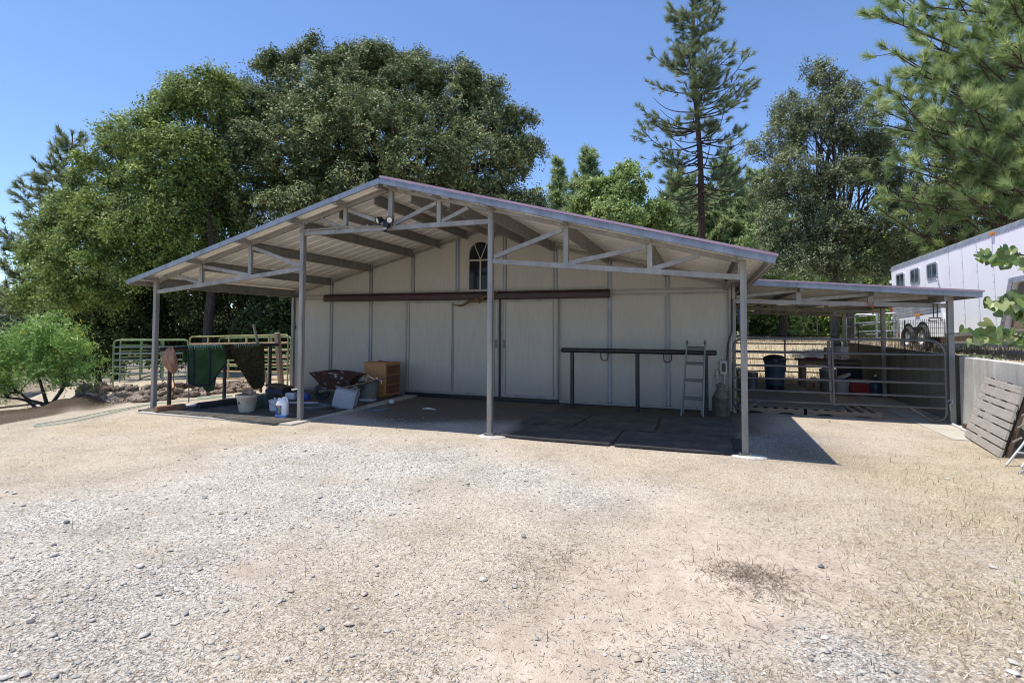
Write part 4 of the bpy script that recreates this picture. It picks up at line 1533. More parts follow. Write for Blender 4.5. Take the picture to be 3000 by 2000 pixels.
def crum(u, v):
    a = 2 * math.pi * u
    r = .34 * math.sin(math.pi * (.5 * v + .5) ** 1) if False else .34 * (1 - v) ** .5
    p = np.array([r * math.cos(a) * 1.0, r * math.sin(a) * .9, .2 * v ** .6])
    k = 1 + .30 * float(vnoise(p * 14, 21)) + .15 * float(vnoise(p * 30, 22))
    return (2.02 + p[0] * k, 1.05 + p[1] * k, .05 + p[2] * (1 + .5 * float(vnoise(p * 18, 23))))


m.grid(crum, 48, 16)
O('crumpled_tarp', 'crumpled dark green cloth lying on the mat behind the white bucket', 'cloth', m, mat_simple('dark_green_cloth', (.018, .035, .026), .7, 0, .5, 8), None, 'all')
# box with broom head
m = MB().bb((.95, 2.0, .05), (1.42, 2.3, .27))
bxx = T('storage_box', 'dark open box holding a blue thing behind the green cloth', 'box', (1.2, 2.15, .05))
P('body', m, mat_simple('dark_card', (.07, .05, .035), .9), bxx, bevel=.01)
P('lid', MB().box((1.2, 2.15, .31), (.52, .34, .05), roty(.12)), M['dark_wood'], bxx, bevel=.006)
P('band', MB().bb((.94, 1.985, .17), (1.43, 1.998, .25)), mat_simple('navy_band', (.015, .025, .09), .6), bxx)
# white bucket
bp = np.array([2.52, .62, .05])
bk = T('bucket', 'small white plastic bucket with lid between the pot and the jug', 'bucket', bp)
wp_ = mat_simple('white_plastic', (.62, .62, .62), .45, 0, .1, 8)
P('body', MB().lathe([(0, 0), (.108, 0), (.125, .185)], bp, 28), wp_, bk, True)
P('lid', MB().lathe([(.13, .18), (.13, .2), (.12, .205), (0, .205)], bp, 28), wp_, bk, True)
P('knob', MB().lathe([(.016, .205), (.018, .24), (0, .245)], bp + (-.02, 0, 0), 10), wp_, bk, True)
P('handle', MB().tube([bp + (.125 * math.cos(q), .125 * math.sin(q), .16 - .07 * math.sin((q + 1.9) / 2.6 * math.pi)) for q in np.linspace(-1.9, .7, 10)], .004, 5), M['galv_dark'], bk)


def jug(name, label, base, R3, body_m, lab_m=None, s=1.0, group=None):
    base = np.asarray(base, float)
    j = T(name, label, 'jug', base, group)
    m = MB()
    # rounded rectangular body, shoulders, neck
    lv = [(.0, .92), (.01, 1), (.20, 1), (.24, .97), (.275, .80), (.305, .52), (.315, .30)]
    n = 24
    vs, fs = [], []
    for z, k in lv:
        for i in range(n):
            q = 2 * math.pi * i / n
            ex = .55
            x = .098 * k * math.copysign(abs(math.cos(q)) ** ex, math.cos(q))
            y = .062 * k * math.copysign(abs(math.sin(q)) ** ex, math.sin(q))
            vs.append(base + R3 @ (np.array([x, y, z]) * s))
    for a in range(len(lv) - 1):
        for i in range(n):
            fs.append((a * n + i, a * n + (i + 1) % n, (a + 1) * n + (i + 1) % n, (a + 1) * n + i))
    fs.append(tuple(range(n))[::-1])
    fs.append(tuple(range((len(lv) - 1) * n, len(lv) * n)))
    m.add(vs, fs)
    P('body', m, body_m, j, True)
    P('cap', MB().lathe([(0, .0), (.024, 0), (.026, .03), (0, .032)], base + R3 @ (np.array([-.055, 0, .29]) * s), 14, R3 * s), body_m, j, True)
    P('handle', MB().tube([base + R3 @ (np.array(p) * s) for p in ((-.02, 0, .30), (.02, 0, .33), (.06, 0, .325), (.085, 0, .28), (.088, 0, .22))], .014 * s, 8), body_m, j, True)
    if lab_m:
        P('label', MB().box(base + R3 @ (np.array([-.035, -.0635, .12]) * s), np.array((.10, .002, .155)) * s, R3), lab_m[0], j)
        P('label_picture', MB().box(base + R3 @ (np.array([-.02, -.0655, .12]) * s), np.array((.055, .002, .09)) * s, R3 @ roty(.15)), lab_m[1], j)
        P('label_sun', MB().lathe([(0, .001), (.022 * s, 0)], base + R3 @ (np.array([-.035, -.066, .18]) * s), 10, R3 @ rotx(math.pi / 2)), lab_m[2], j)
        P('tinted_base', MB().box(base + R3 @ (np.array([0, 0, .022]) * s), np.array((.199, .128, .04)) * s, R3), lab_m[3], j, bevel=.012)
    return j


blue = mat_simple('blue_label', (.03, .07, .28), .4, 0, .25, 16)
jug('cleaner_jug', 'white jug with blue label standing at the pad edge by the second post', (3.24, .02, .05), rotz(.25), mat_simple('jug_plastic', (.78, .79, .8), .4, 0, .04), (blue, mat_simple('label_green', (.14, .2, .12), .5, 0, .6, 40), M['amber'], mat_simple('blue_tint', (.08, .2, .5), .4)), 1.08)
jug('plastic_jug', 'plain white jug lying on its side near the barn wall', (1.75, 2.05, .115), rotz(.1) @ roty(-math.pi / 2), wp_, None, .8, 'jugs lying on the mat')
jug('plastic_jug', 'blue and white jug lying behind the second post', (2.12, 2.05, .115), rotz(-.3) @ roty(-math.pi / 2), mat_simple('blue_jug', (.04, .08, .3), .4), None, .8, 'jugs lying on the mat')
# white board
m = MB().box((2.35, 1.6, .06), (.62, .16, .018), rotz(.35))
O('white_board', 'long white board lying flat on the mat in front of the wheelbarrow', 'board', m, wp_, None, False, .004)
# hose coil
m = MB()
for i in range(3):
    pts = []
    for q in np.linspace(0, 2 * math.pi, 40, endpoint=False):
        rr = .27 + .02 * i + .02 * math.sin(3 * q + i)
        pts.append((3.05 + rr * math.cos(q) * 1.05, 1.12 + rr * math.sin(q) * .8, .065 + .018 * i))
    m.tube(pts, .011, 6, closed=True)
O('hose_coil', 'grey hose coiled on the mat beside the tipped tub', 'hose', m, mat_simple('grey_hose', (.13, .13, .13), .5), None, True)

# wheelbarrow
wb = T('wheelbarrow', 'rusty wheelbarrow with flaking pale blue tray parked against the wall', 'wheelbarrow', (2.9, 2.35, .05))


def rust_tray():
    t = NT('rusty_blue_tray')
    n = t.noise(2.6, 6, .75)
    n2 = t.noise(16, 4, .7)
    c = t.ramp(n2, [(.3, (.03, .012, .009)), (.6, (.075, .03, .018)), (.8, (.14, .065, .03))])
    n3 = t.new('ShaderNodeMath', operation='GREATER_THAN')
    t.link(n, n3.inputs[0])
    n3.inputs[1].default_value = .56
    return t.set(t.mix(n3.outputs[0], c, (.30, .36, .38)), .75, .1, t.bump(n2, .4, .006))


ad = np.array([1, .16, 0])
ad /= np.linalg.norm(ad)
sd_ = np.array([-ad[1], ad[0], 0])
wo_ = np.array([2.42, 2.12, .05])


def wbp(s, l, z):
    return wo_ + ad * s + sd_ * l + np.array([0, 0, z])


m = MB()
rim = [(-.22, -.20), (-.24, 0), (-.22, .20), (.1, .33), (.6, .34), (.93, .24), (.95, 0), (.93, -.24), (.6, -.34), (.1, -.33)]
bot = [(.10, -.13), (.08, 0), (.10, .13), (.2, .18), (.5, .19), (.66, .15), (.68, 0), (.66, -.15), (.5, -.19), (.2, -.18)]
zr_ = [.62, .62, .62, .66, .63, .585, .585, .585, .63, .66]
vs = [wbp(s, l, z) for (s, l), z in zip(rim, zr_)] + [wbp(s * .93 + .02, l * .93, z - .03) for (s, l), z in zip(rim, zr_)]
vs += [wbp(s * .55 + b[0] * .45, l * .55 + b[1] * .45, .48) for (s, l), b in zip(rim, bot)] + [wbp(s, l, .28) for s, l in bot]
n = 10
fs = []
for i in range(n):
    j = (i + 1) % n
    fs += [(i, j, n + j, n + i), (n + i, n + j, 2 * n + j, 2 * n + i), (2 * n + i, 2 * n + j, 3 * n + j, 3 * n + i)]
fs.append(tuple(range(3 * n, 4 * n)))
m.add(vs, fs)
tr_ = P('tray', m, rust_tray(), wb, True)
tr_.modifiers.new('solid', 'SOLIDIFY').thickness = .008
wc = wbp(.0, 0, .19)
Mw = np.stack([ad, np.array([0, 0, 1.0]), sd_], 1)
wh = P('wheel', MB().lathe([(.10, -.045), (.15, -.05), (.185, -.03), (.19, 0), (.185, .03), (.15, .05), (.10, .045)], wc, 28, Mw), M['tyre'], wb, True)
P('hub', MB().lathe([(0, -.04), (.10, -.035), (.10, .035), (0, .04)], wc, 20, Mw), M['black'], wh, True)
wm = mat_simple('worn_handle_wood', (.16, .10, .065), .8, 0, .4, 8)
for s in (-1, 1):
    P('handle', MB().bar(wbp(-.02, s * .08, .2), wbp(.75, s * .20, .34), .045, .05).tube([wbp(.75, s * .20, .34), wbp(1.38, s * .29, .50)], .022, 8), wm, wb)
    P('leg', MB().bar(wbp(.55, s * .18, .28), wbp(.72, s * .2, .0), .035, .02).bar(wbp(.72, s * .2, .01), wbp(.9, s * .21, .3), .03, .02), M['brown_pipe'], wb)
P('wheel_guard', MB().tube([wbp(-.05, -.12, .2), wbp(-.24, -.1, .17), wbp(-.24, .1, .17), wbp(-.05, .12, .2)], .014, 6), M['brown_pipe'], wb)
# tipped tub
tb = T('tipped_tub', 'grey plastic tub lying on its side in front of the wheelbarrow', 'tub', (3.55, 1.35, .05))
tg = mat_simple('grey_tub_plastic', (.32, .32, .34), .5, 0, .12, 5)
Rt = rotz(.45) @ roty(math.radians(104))
m = MB()
lv = [(0, .18, .14), (.02, .20, .155), (.40, .235, .185), (.405, .265, .21), (.44, .265, .21)]
vs, fs = [], []
n = 28
for z, a_, b_ in lv:
    for i in range(n):
        q = 2 * math.pi * i / n
        vs.append(np.array([3.38, 1.32, .265]) + Rt @ np.array([a_ * math.copysign(abs(math.cos(q)) ** .5, math.cos(q)), b_ * math.copysign(abs(math.sin(q)) ** .5, math.sin(q)), z]))
for a_ in range(len(lv) - 1):
    for i in range(n):
        fs.append((a_ * n + i, a_ * n + (i + 1) % n, (a_ + 1) * n + (i + 1) % n, (a_ + 1) * n + i))
fs.append(tuple(range(n))[::-1])
m.add(vs, fs)
tbb = P('body', m, tg, tb, True)
tbb.modifiers.new('solid', 'SOLIDIFY').thickness = .006
P('panel', MB().box(np.array([3.38, 1.32, .265]) + Rt @ np.array([.225, 0, .2]), (.012, .24, .3), Rt), tg, tb, bevel=.01)
# oval tub behind with white frame
ot = T('oval_tub', 'dark galvanised oval tub with white cloth between the wheelbarrow and the cabinet', 'tub', (3.25, 2.6, .05))
P('body', MB().lathe([(0, 0), (.22, 0), (.25, .36), (.265, .37), (.26, .39)], (3.22, 2.72, .05), 30, rotz(.3), sx=1.0, sy=.75), mat_galv('dark_zinc', (.17, .17, .16), .5, .4), ot, True)
m = MB()
m.grid(lambda u, v: (3.22 + (u - .5) * .36 * (1 - .2 * v), 2.72 + (v - .5) * .28, .45 + .07 * math.sin(u * 5 + v * 3) * math.sin(math.pi * u) + .05 * math.sin(math.pi * v)), 16, 12)
P('cloth', m, mat_simple('white_rag', (.5, .48, .44), .9, 0, .2, 9), ot, 'all')
m = MB().tube([(3.3, 2.5, .47), (3.34, 2.52, .60), (3.50, 2.56, .51)], .014, 8).tube([(3.52, 2.57, .55), (3.66, 2.6, .47), (3.65, 2.6, .42)], .014, 8)
O('pvc_elbow', 'bent white plastic pipes sticking out above the oval tub', 'pipe', m, wp_, None, True)
m = MB().box((3.42, 2.42, .075), (.34, .16, .05), rotz(.15))
O('white_tray', 'low dirty white tray on the mat below the oval tub', 'tray', m, mat_simple('dirty_white', (.36, .35, .32), .6), None, False, .01)
# orange cabinet
cbn = T('drawer_cabinet', 'orange wooden cabinet with three dark drawers against the barn wall', 'cabinet', (3.2, 3.3, .05))
om = mat_wood('orange_plywood', (.42, .20, .065), .55, 2, .75, 1.5)
Rc = rotz(-.06)
cc = np.array([3.22, 3.28, 0])
P('body', MB().box(cc + (0, 0, .47), (.62, .56, .74), Rc).box(cc + (-.03, 0, .08), (.5, .5, .06), Rc), om, cbn, bevel=.006)
P('top', MB().box(cc + (.01, 0, .85), (.66, .6, .02), Rc), om, cbn, bevel=.004)
dm = mat_wood('dark_drawer', (.16, .06, .03), .5, 1, .6, 2)
for i in range(3):
    d = P('drawer', MB().box(cc + Rc @ np.array([.322, 0, 0]) + (0, 0, .24 + .225 * i), (.03, .5, .20), Rc), dm, cbn, bevel=.008)
    P('pull', MB().box(cc + Rc @ np.array([.343, 0, 0]) + (0, 0, .305 + .225 * i), (.016, .42, .022), Rc), M['dark_wood'], d)
m = MB().tube([cc + (-.05, -.1, .875), cc + (.02, -.06, .89), cc + (.08, -.1, .875)], .018, 6).box(cc + (.12, -.05, .872), (.1, .07, .02), rotz(.5))
O('small_hand_tool', 'small tool lying on top of the orange cabinet', 'tool', m, mat_simple('tool_red', (.2, .08, .06), .6), None)
# stepping slab
m = MB().prism([(0, 0), (.42, .05), (.46, .33), (.08, .36)], (3.98, 1.45, 0), (1, 0, 0), (0, 1, 0), (0, 0, .035))
O('paving_slab', 'loose blue grey paving slab on the gravel beside the pad', 'paving slab', m, mat_simple('blue_slate', (.12, .135, .16), .8, 0, .2, 6, .3), None, False, .006)
m = MB().lathe([(0, 0), (.05, .01), (.06, .05), (.045, .09), (0, .1)], (3.95, 2.55, 0), 12)
O('plastic_cup', 'crushed clear plastic cup lying near the left barn door', 'cup', m, wp_, None, True)
m = MB().tube([(5.0, 2.05, .015), (5.12, 2.1, .02), (5.3, 2.06, .012)], [.01, .02, .008], 6)
O('white_scrap', 'small white scrap on the gravel in front of the left door', 'scrap', m, wp_, None)
# shovel, post and timbers behind the rail
sh = T('leaning_pole', 'grey metal pole leaning over the camouflage blanket at the right end of the rail', 'pole', (-.1, 3.0, 0))
a, b = at(743, 950, X=-.12), at(765, 1050, X=-.12)
P('shaft', MB().tube([a, b, b + (b - a) * .15], .034, 10), M['galv'], sh, True)
P('end_cap', MB().tube([a + (a - b) * .005, a - (a - b) * .03], .03, 10), M['galv_dark'], sh, True)
a, b = at(764, 1045, X=-.3), at(786, 1142, X=-.3)
O('split_stake', 'pale split wooden stake below the leaning pole', 'stake', MB().tube([a, (a + b) / 2 + (0, .02, 0), b], [.026, .034, .04], 6), mat_wood('pale_wood', (.48, .42, .34), .8, 2, .6), None)
a, b = at(762, 1068, X=-.25), at(764, 1152, X=-.25)
O('short_post', 'short black post half wrapped in white beside the split stake', 'post', MB().tube([a, b], .032, 8), M['brown_pipe'], None, True)
a, b = at(812, 975, X=-.25), at(825, 1137, X=-.25)
ps = T('wooden_post', 'weathered square wooden post behind the right end of the rail', 'post', b)
P('timber', MB().bar(b - (0, 0, .05), a, .11, .12, (0, 1, 0)), M['old_wood_v'], ps, bevel=.006)
P('wrap', MB().tube([b + (.0, -.06, .1), b + (.06, -.05, .22), b + (.06, .05, .2)], .01, 5), M['old_wood_v'], ps)
# ------------------------------------------------------------------ pipe gates and panels


def corner(p_from, p_c, p_to, r, n=6):
    p_from, p_c, p_to = map(lambda q: np.asarray(q, float), (p_from, p_c, p_to))
    a = p_c + unit(p_from - p_c) * r
    b = p_c + unit(p_to - p_c) * r
    return [(1 - t) ** 2 * a + 2 * t * (1 - t) * p_c + t * t * b for t in np.linspace(0, 1, n)]


def gate(root, p0, p1, zs, verts, r, mat, zb=None, rr=.14, railmat=None, post=None):
    """round-cornered pipe frame from p0 to p1 (ground points), rails at heights zs (top first)"""
    p0, p1 = np.asarray(p0, float), np.asarray(p1, float)

    def q(t, z):
        p = p0 + (p1 - p0) * t
        return np.array([p[0], p[1], p[2] + z])
    zt, zl = zs[0], zs[-1] if zb is None else zb
    pts = [q(0, zl)] + corner(q(0, zl), q(0, zt), q(1, zt), rr) + corner(q(0, zt), q(1, zt), q(1, zl), rr) + [q(1, zl)]
    P('frame', MB().tube(pts, r, 10), mat, root, True)
    for z in zs[1:]:
        P('rail', MB().tube([q(0, z), q(1, z)], r * .92, 8), railmat or mat, root, True)
    for t in verts:
        P('upright', MB().bar(q(t, zs[-1] - .02), q(t, zt - r * .5), r * 1.5, r * 1.9, (p1 - p0)), mat, root)
    return q


gt_ = T('pipe_gate', 'long grey pipe gate closing the front of the lean-to', 'gate', (12.8, D - .06, 0))
gy = D - .07
zs = (1.50, 1.235, .975, .725, .485, .285)
G0, G1 = np.array([11.02, gy, 0.]), np.array([14.52, gy, 0.])
pts = [(11.02 + .28, gy, .14), (11.1, gy, .08), (11.02, gy, .2)] + corner((11.02, gy, .2), (11.02, gy, 1.5), (14.5, gy, 1.5), .24, 8) + corner((11.02, gy, 1.5), (14.52, gy, 1.5), (14.52, gy, .2), .3, 8) + \
    corner((14.52, gy, .3), (14.53, gy, .05), (14.3, gy, .05), .2, 6) + [(14.3, gy, .055), (13.98, gy, .28)]
P('frame', MB().tube(pts, .023, 10), M['tube_gate'], gt_, True)
for z in zs[1:]:
    P('rail', MB().tube([(11.03, gy, z - .01), (12.8, gy, z), (14.51, gy, z + .005)], .020, 10), M['tube_gate'], gt_, True)
P('brace', MB().bar((11.25, gy, .1), (11.5, gy, .28), .04, .035), M['tube_gate'], gt_)
P('upright', MB().bar((12.77, gy - .012, .26), (12.75, gy - .012, 1.49), .045, .03, (1, 0, 0)).bar((12.73, gy + .03, .26), (12.70, gy + .03, 1.47), .05, .05, (1, 0, 0)), M['tube_gate'], gt_)
P('latch', MB().tube([(14.53, gy - .03, .42), (14.60, gy - .02, .46), (14.60, gy - .02, .38), (14.55, gy - .03, .36)], .009, 6).tube([(14.56, gy - .03, .36), (14.57, gy - .03, .26)], .006, 5), M['silver'], gt_)
# rear black gate
rg = T('pipe_gate', 'black pipe gate closing the back of the lean-to towards the field', 'gate', (12.8, 11.75, 0))
gate(rg, (11.0, 11.72, 0), (14.52, 11.72, 0), (1.46, 1.20, .95, .70, .30), [.55], .022, M['black_pipe'], .2, .3)
# galvanised gate and panel beyond it
gg = T('pipe_gate', 'galvanised pipe gate standing ajar by the rear post of the lean-to', 'gate', (15.1, 11.8, 1.1))
gate(gg, (14.72, 11.95, .95), (15.40, 11.4, 1.02), (1.10, .82, .52), [], .024, M['silver'], .1, .05)
gp = T('pipe_gate', 'galvanised pipe panel between the lean-to posts and the trailer tail', 'gate', (15.8, 11.8, 1.1))
gate(gp, (15.05, 12.3, 1.0), (16.2, 12.0, 1.05), (1.15, .88, .60, .3), [.5], .022, M['silver'], .05, .05)
# corral panels on the left
zsp = (1.37, 1.17, .98, .79, .60, .40, .20)


def panel(label, a, b, zz, verts, mat, railmat, r=.024):
    root = T('corral_panel', label, 'corral panel', (a + b) / 2, 'corral panels')
    q = gate(root, a, b, zz, verts, r, mat, -.02, .12, railmat)
    return root, q


a, b = at(330, 1128, k=15.8), at(548, 1128, k=16.2)
a[2] = gz(a[0], a[1])
b[2] = gz(b[0], b[1])
panel('green pipe corral panel at the left, seen past the left corner post', a, b, zsp, [.36, .66], M['gate_green'], mat_simple('pale_green_rail', (.24, .29, .24), .4, .2, .3, 6))
a2, b2 = at(350, 1124, k=17.2), at(470, 1110, k=19.5)
a2[2], b2[2] = gz(a2[0], a2[1]), gz(b2[0], b2[1])
panel('second green corral panel standing just behind the first', a2, b2, zsp, [.5], M['gate_green'], M['gate_green'])
a3, b3 = at(553, 1115, k=16.6), at(842, 1124, k=15.2)
a3[2], b3[2] = gz(a3[0], a3[1]), gz(b3[0], b3[1])
panel('faded orange and yellow corral panel behind the draped rail', a3, b3, (1.46, 1.24, 1.03, .83, .62, .42, .2), [.2, .42, .6, .82], M['gate_yellow'], M['gate_orange'])
a4, b4 = at(640, 1108, k=19), at(850, 1110, k=17)
a4[2], b4[2] = gz(a4[0], a4[1]), gz(b4[0], b4[1])
panel('dark green corral panel in the shade behind the orange one', a4, b4, zsp, [.4, .75], M['gate_green'], M['gate_green'])
# brown pipe fence down the bank
pf = T('pipe_fence', 'low rusty brown pipe fence in the paddock below the flowering shrub', 'fence', at(101, 1225, k=14))
for ya, yb in ((1194, 1169), (1216, 1194), (1240, 1222)):
    P('rail', MB().tube([at(-260, ya + 26, k=12.5), at(0, ya, k=13.6), at(225, yb, k=14.6), at(430, yb - 22, k=15.6)], .026, 6), M['brown_pipe'], pf, True)
for px in (101, -170, 330):
    t = (px + 260) / 690
    q = at(px, 1183 + (101 - px) * .1, k=12.5 + 3.1 * t)
    P('post', MB().tube([q + (0, 0, .06), (q[0], q[1], min(gz(q[0], q[1]), q[2] - .4) - .1)], .03, 6), M['brown_pipe'], pf, True)

# mesh fence on the retaining wall
mf = T('wire_mesh_fence', 'black welded wire mesh along the top of the retaining wall', 'fence', (14.72, 6, 1.2))
for ya, yb in ((4.06, 7.75), (7.9, 11.65)):
    m = MB()
    for y in np.arange(ya, yb, .1):
        m.bar((14.70, y, 1.17), (14.70, y, 1.90), .006, .006, (0, 1, 0))
    for z in np.arange(1.22, 1.91, .1):
        m.bar((14.70, ya, z), (14.70, yb, z), .006, .006)
    P('mesh_panel', m, M['black_pipe'], mf)
    P('frame_bar', MB().tube([(14.69, (ya + yb) / 2 + .6, 1.0), (14.69, (ya + yb) / 2 + .6, 1.9)], .012, 6), M['black_pipe'], mf)
for yy in (D, 7.82, 11.75):
    P('tie_wire', MB().bar((LX - .05, yy - .05, 1.62), (LX + .12, yy - .05, 1.62), .008, .008), M['black'], mf)

# ------------------------------------------------------------------ inside the lean-to
for nm, lb, x0, x1, y0, y1 in (('pallet', 'left wooden pallet under the plywood at the front of the lean-to', 11.12, 12.30, 4.12, 5.2), ('pallet', 'right wooden pallet with bare slats showing at its right end', 12.36, 13.62, 4.15, 5.3)):
    pl = T('pallet', lb, 'pallet', ((x0 + x1) / 2, (y0 + y1) / 2, 0), 'pallets under the plywood floor')
    for yy in (y0, (y0 + y1) / 2, y1 - .04):
        yc = [(x0, .0), (x0 + .16, .0), (x0 + .22, .035), (x0 + .40, .035), (x0 + .46, 0), (x1 - .46, 0), (x1 - .40, .035), (x1 - .22, .035), (x1 - .16, 0), (x1, 0), (x1, .1), (x0, .1)]
        P('stringer', MB().prism(yc, (0, yy, 0), (1, 0, 0), (0, 0, 1), (0, .04, 0)), M['pallet_wood'], pl)
    nn = 7
    for i in range(nn):
        xx = x0 + (x1 - x0 - .1) * i / (nn - 1)
        P('slat', MB().bb((xx, y0 - .005, .1), (xx + .1, y1, .118)), M['pallet_wood_y'], pl)
m = MB().prism([(11.1, 4.2), (13.05, 4.18), (13.15, 5.6), (12.9, 9.4), (11.1, 9.4)], (0, 0, .122), (1, 0, 0), (0, 1, 0), (0, 0, .016))
pw = mesh_obj('plywood_floor', np.asarray(m.v) - (12, 6, .122), m.f, mat_wood('grey_plywood', (.17, .16, .15), .85, 0, .7, 1.5))
pw.location = (12, 6, .122)
tag(pw, 'grey plywood sheet laid over the pallets in the lean-to', 'plywood')
# blue bin
bb_ = T('rubbish_bin', 'tall blue plastic rubbish bin with black lid in the lean-to', 'rubbish bin', (12.15, 7.35, .138))
bm_ = mat_simple('blue_bin_plastic', (.035, .065, .11), .45, 0, .15, 6)
c = (12.15, 7.35, .138)
P('body', MB().lathe([(0, 0), (.19, 0), (.20, .03), (.205, .13), (.215, .14), (.245, .70), (.262, .71), (.265, .76)], c, 28), bm_, bb_, True)
P('base_band', MB().lathe([(.2, .03), (.209, .035), (.213, .125), (.207, .13)], c, 28), M['black'], bb_, True)
P('lid', MB().lathe([(.272, .75), (.275, .80), (.25, .84), (.12, .89), (0, .9)], c, 28), M['black'], bb_, True)
P('handle', MB().tube([np.array(c) + p for p in ((-.07, -.27, .80), (-.07, -.30, .70), (.07, -.30, .70), (.07, -.27, .80))], .014, 6), M['black'], bb_, True)


def zinc_bin(label, c, r, h, lid=False, group='galvanised bins in the lean-to'):
    z = T('galvanised_bin', label, 'metal bin', c, group)
    prof = [(0, 0), (r * .85, 0), (r * .86, .02), (r * .97, h - .03), (r, h - .02), (r, h)]
    P('body', MB().lathe(prof, c, 24), M['bin_metal'], z, True)
    m = MB()
    for j in range(22):
        q = 2 * math.pi * j / 22
        m.tube([np.array(c) + (r * .88 * math.cos(q), r * .88 * math.sin(q), .05), np.array(c) + (r * .96 * math.cos(q), r * .96 * math.sin(q), h - .07)], .007, 4)
    P('rib', m, M['bin_metal'], z)
    if lid:
        P('lid', MB().lathe([(r * 1.04, h - .01), (r * 1.03, h + .02), (r * .4, h + .07), (0, h + .08)], c, 24), M['bin_metal'], z, True)
        P('knob', MB().tube([np.array(c) + (-.04, 0, h + .07), np.array(c) + (-.04, 0, h + .12), np.array(c) + (.04, 0, h + .12), np.array(c) + (.04, 0, h + .07)], .01, 6), M['bin_metal'], z, True)
    return z


zinc_bin('small ribbed galvanised bin beside the blue rubbish bin', (11.64, 7.5, .138), .135, .43)
zinc_bin('larger galvanised bin with lid below the work bench', (13.55, 8.55, .02), .2, .58, True)
# work bench
wbn = T('work_bench', 'rough timber work bench against the rear of the lean-to', 'bench', (13.9, 9.9, 0))
P('top', MB().bb((13.0, 9.45, .78), (14.55, 10.2, .83)), M['dark_wood'], wbn, bevel=.006)
P('apron', MB().bb((13.03, 9.47, .66), (14.52, 9.51, .779)), M['pallet_wood'], wbn)
for x in (13.14, 14.4):
    for y in (9.55, 10.1):
        P('leg', MB().bb((x - .06, y - .035, 0), (x + .06, y + .035, .779)), M['pallet_wood_y'], wbn, bevel=.004)
pb = np.array([14.12, 9.75, .83])
pk = T('painted_bucket', 'white bucket painted with green chillies standing on the work bench', 'bucket', pb)
P('body', MB().lathe([(0, 0), (.135, 0)] + [(.137 + .0035 * i + (.003 if i % 2 else 0), .03 + i * .03) for i in range(10)] + [(.175, .33), (.178, .36), (.165, .36)], pb, 28), wp_, pk, True)
P('handle', MB().tube([pb + (-.17, 0, .34), pb + (-.1, -.05, .40), pb + (0, -.07, .42), pb + (.1, -.05, .40), pb + (.17, 0, .34)], .007, 6), M['galv_dark'], pk, True)
mgreen = mat_simple('chilli_green', (.02, .06, .02), .5)
for dx, rot_ in ((-.09, .5), (-.01, -.5), (.06, .4)):
    c = pb + (dx, -.158 + abs(dx) * .12, .17)
    P('chilli', MB().tube([c + (math.sin(rot_) * .06, 0, .06), c, c + (-math.sin(rot_) * .06, 0, -.06)], [.004, .012, .003], 6), mgreen, pk)
for dx in (-.05, .05):
    P('chilli', MB().lathe([(0, .006), (.022, .002), (.025, -.006)], pb + (dx, -.141, .06), 10, rotx(math.pi / 2)), M['red_lamp'], pk)
m = MB().bb((13.72, 9.7, .832), (13.95, 9.95, 1.16))
O('cardboard_carton', 'pale carton standing behind the painted bucket on the bench', 'carton', m, mat_simple('pale_carton', (.42, .33, .28), .8, 0, .1), None, False, .006)
m = MB().bb((13.35, 9.85, .832), (13.52, 10.0, 1.05))
O('white_carton', 'small white carton near the left end of the work bench', 'carton', m, wp_, None, False, .006)
m = MB().bb((13.15, 9.5, .832), (13.7, 9.75, .85)).bb((13.2, 9.55, .852), (13.5, 9.7, .875))
O('red_cloth', 'dark red cloth folded on the work bench', 'cloth', m, mat_simple('maroon_cloth', (.12, .015, .03), .8), None, False, .006)
m = MB().bb((13.9, 9.2, .0), (14.5, 9.42, .72))
O('black_sheet', 'black sheet of rubber standing against the bench', 'rubber sheet', m, M['black'], None, False, .02)
c = np.array([13.78, 8.1, .02])
wpl = T('white_pail', 'white plastic pail with tilted lid beside the red cool box', 'pail', c)
gp_ = mat_simple('greyish_plastic', (.40, .39, .37), .5, 0, .1)
P('body', MB().lathe([(0, 0), (.15, 0), (.17, .38), (.165, .38)], c, 24), gp_, wpl, True)
P('lid', MB().lathe([(0, .02), (.17, .02), (.18, .0), (.18, -.03)], c + (.02, -.02, .46), 24, roty(-.45)), gp_, wpl, True)
rc = T('cool_box', 'red cool box with white lid on the lean-to floor', 'cool box', (14.22, 8.2, .02))
P('body', MB().bb((13.98, 8.05, .02), (14.42, 8.35, .33)), mat_simple('red_plastic', (.30, .012, .012), .45), rc, bevel=.02)
P('lid', MB().bb((13.97, 8.04, .335), (14.43, 8.36, .40)), wp_, rc, bevel=.015)
P('handle', MB().tube([(13.96, 8.1, .30), (13.94, 8.2, .38), (13.96, 8.3, .30)], .01, 6), wp_, rc, True)
c = np.array([14.5, 8.0, .02])
wbo = T('water_bottle', 'large clear blue water bottle beside the red cool box', 'water bottle', c)
P('body', MB().lathe([(0, 0), (.125, 0), (.13, .02), (.13, .3), (.11, .36), (.04, .42), (.03, .46), (.03, .5), (0, .5)], c, 22), glass_mat('bottle_blue', (.03, .05, .09), .12), wbo, True)
P('cap', MB().lathe([(.035, .49), (.035, .53), (0, .53)], c, 14), wp_, wbo, True)
jug('spray_jug', 'pale jug with orange label under the work bench', (13.32, 9.2, .02), rotz(.2), gp_, (mat_simple('orange_label', (.4, .13, .04), .5), mat_simple('orange_label_dark', (.3, .08, .03), .5), M['amber'], gp_), 1.0)
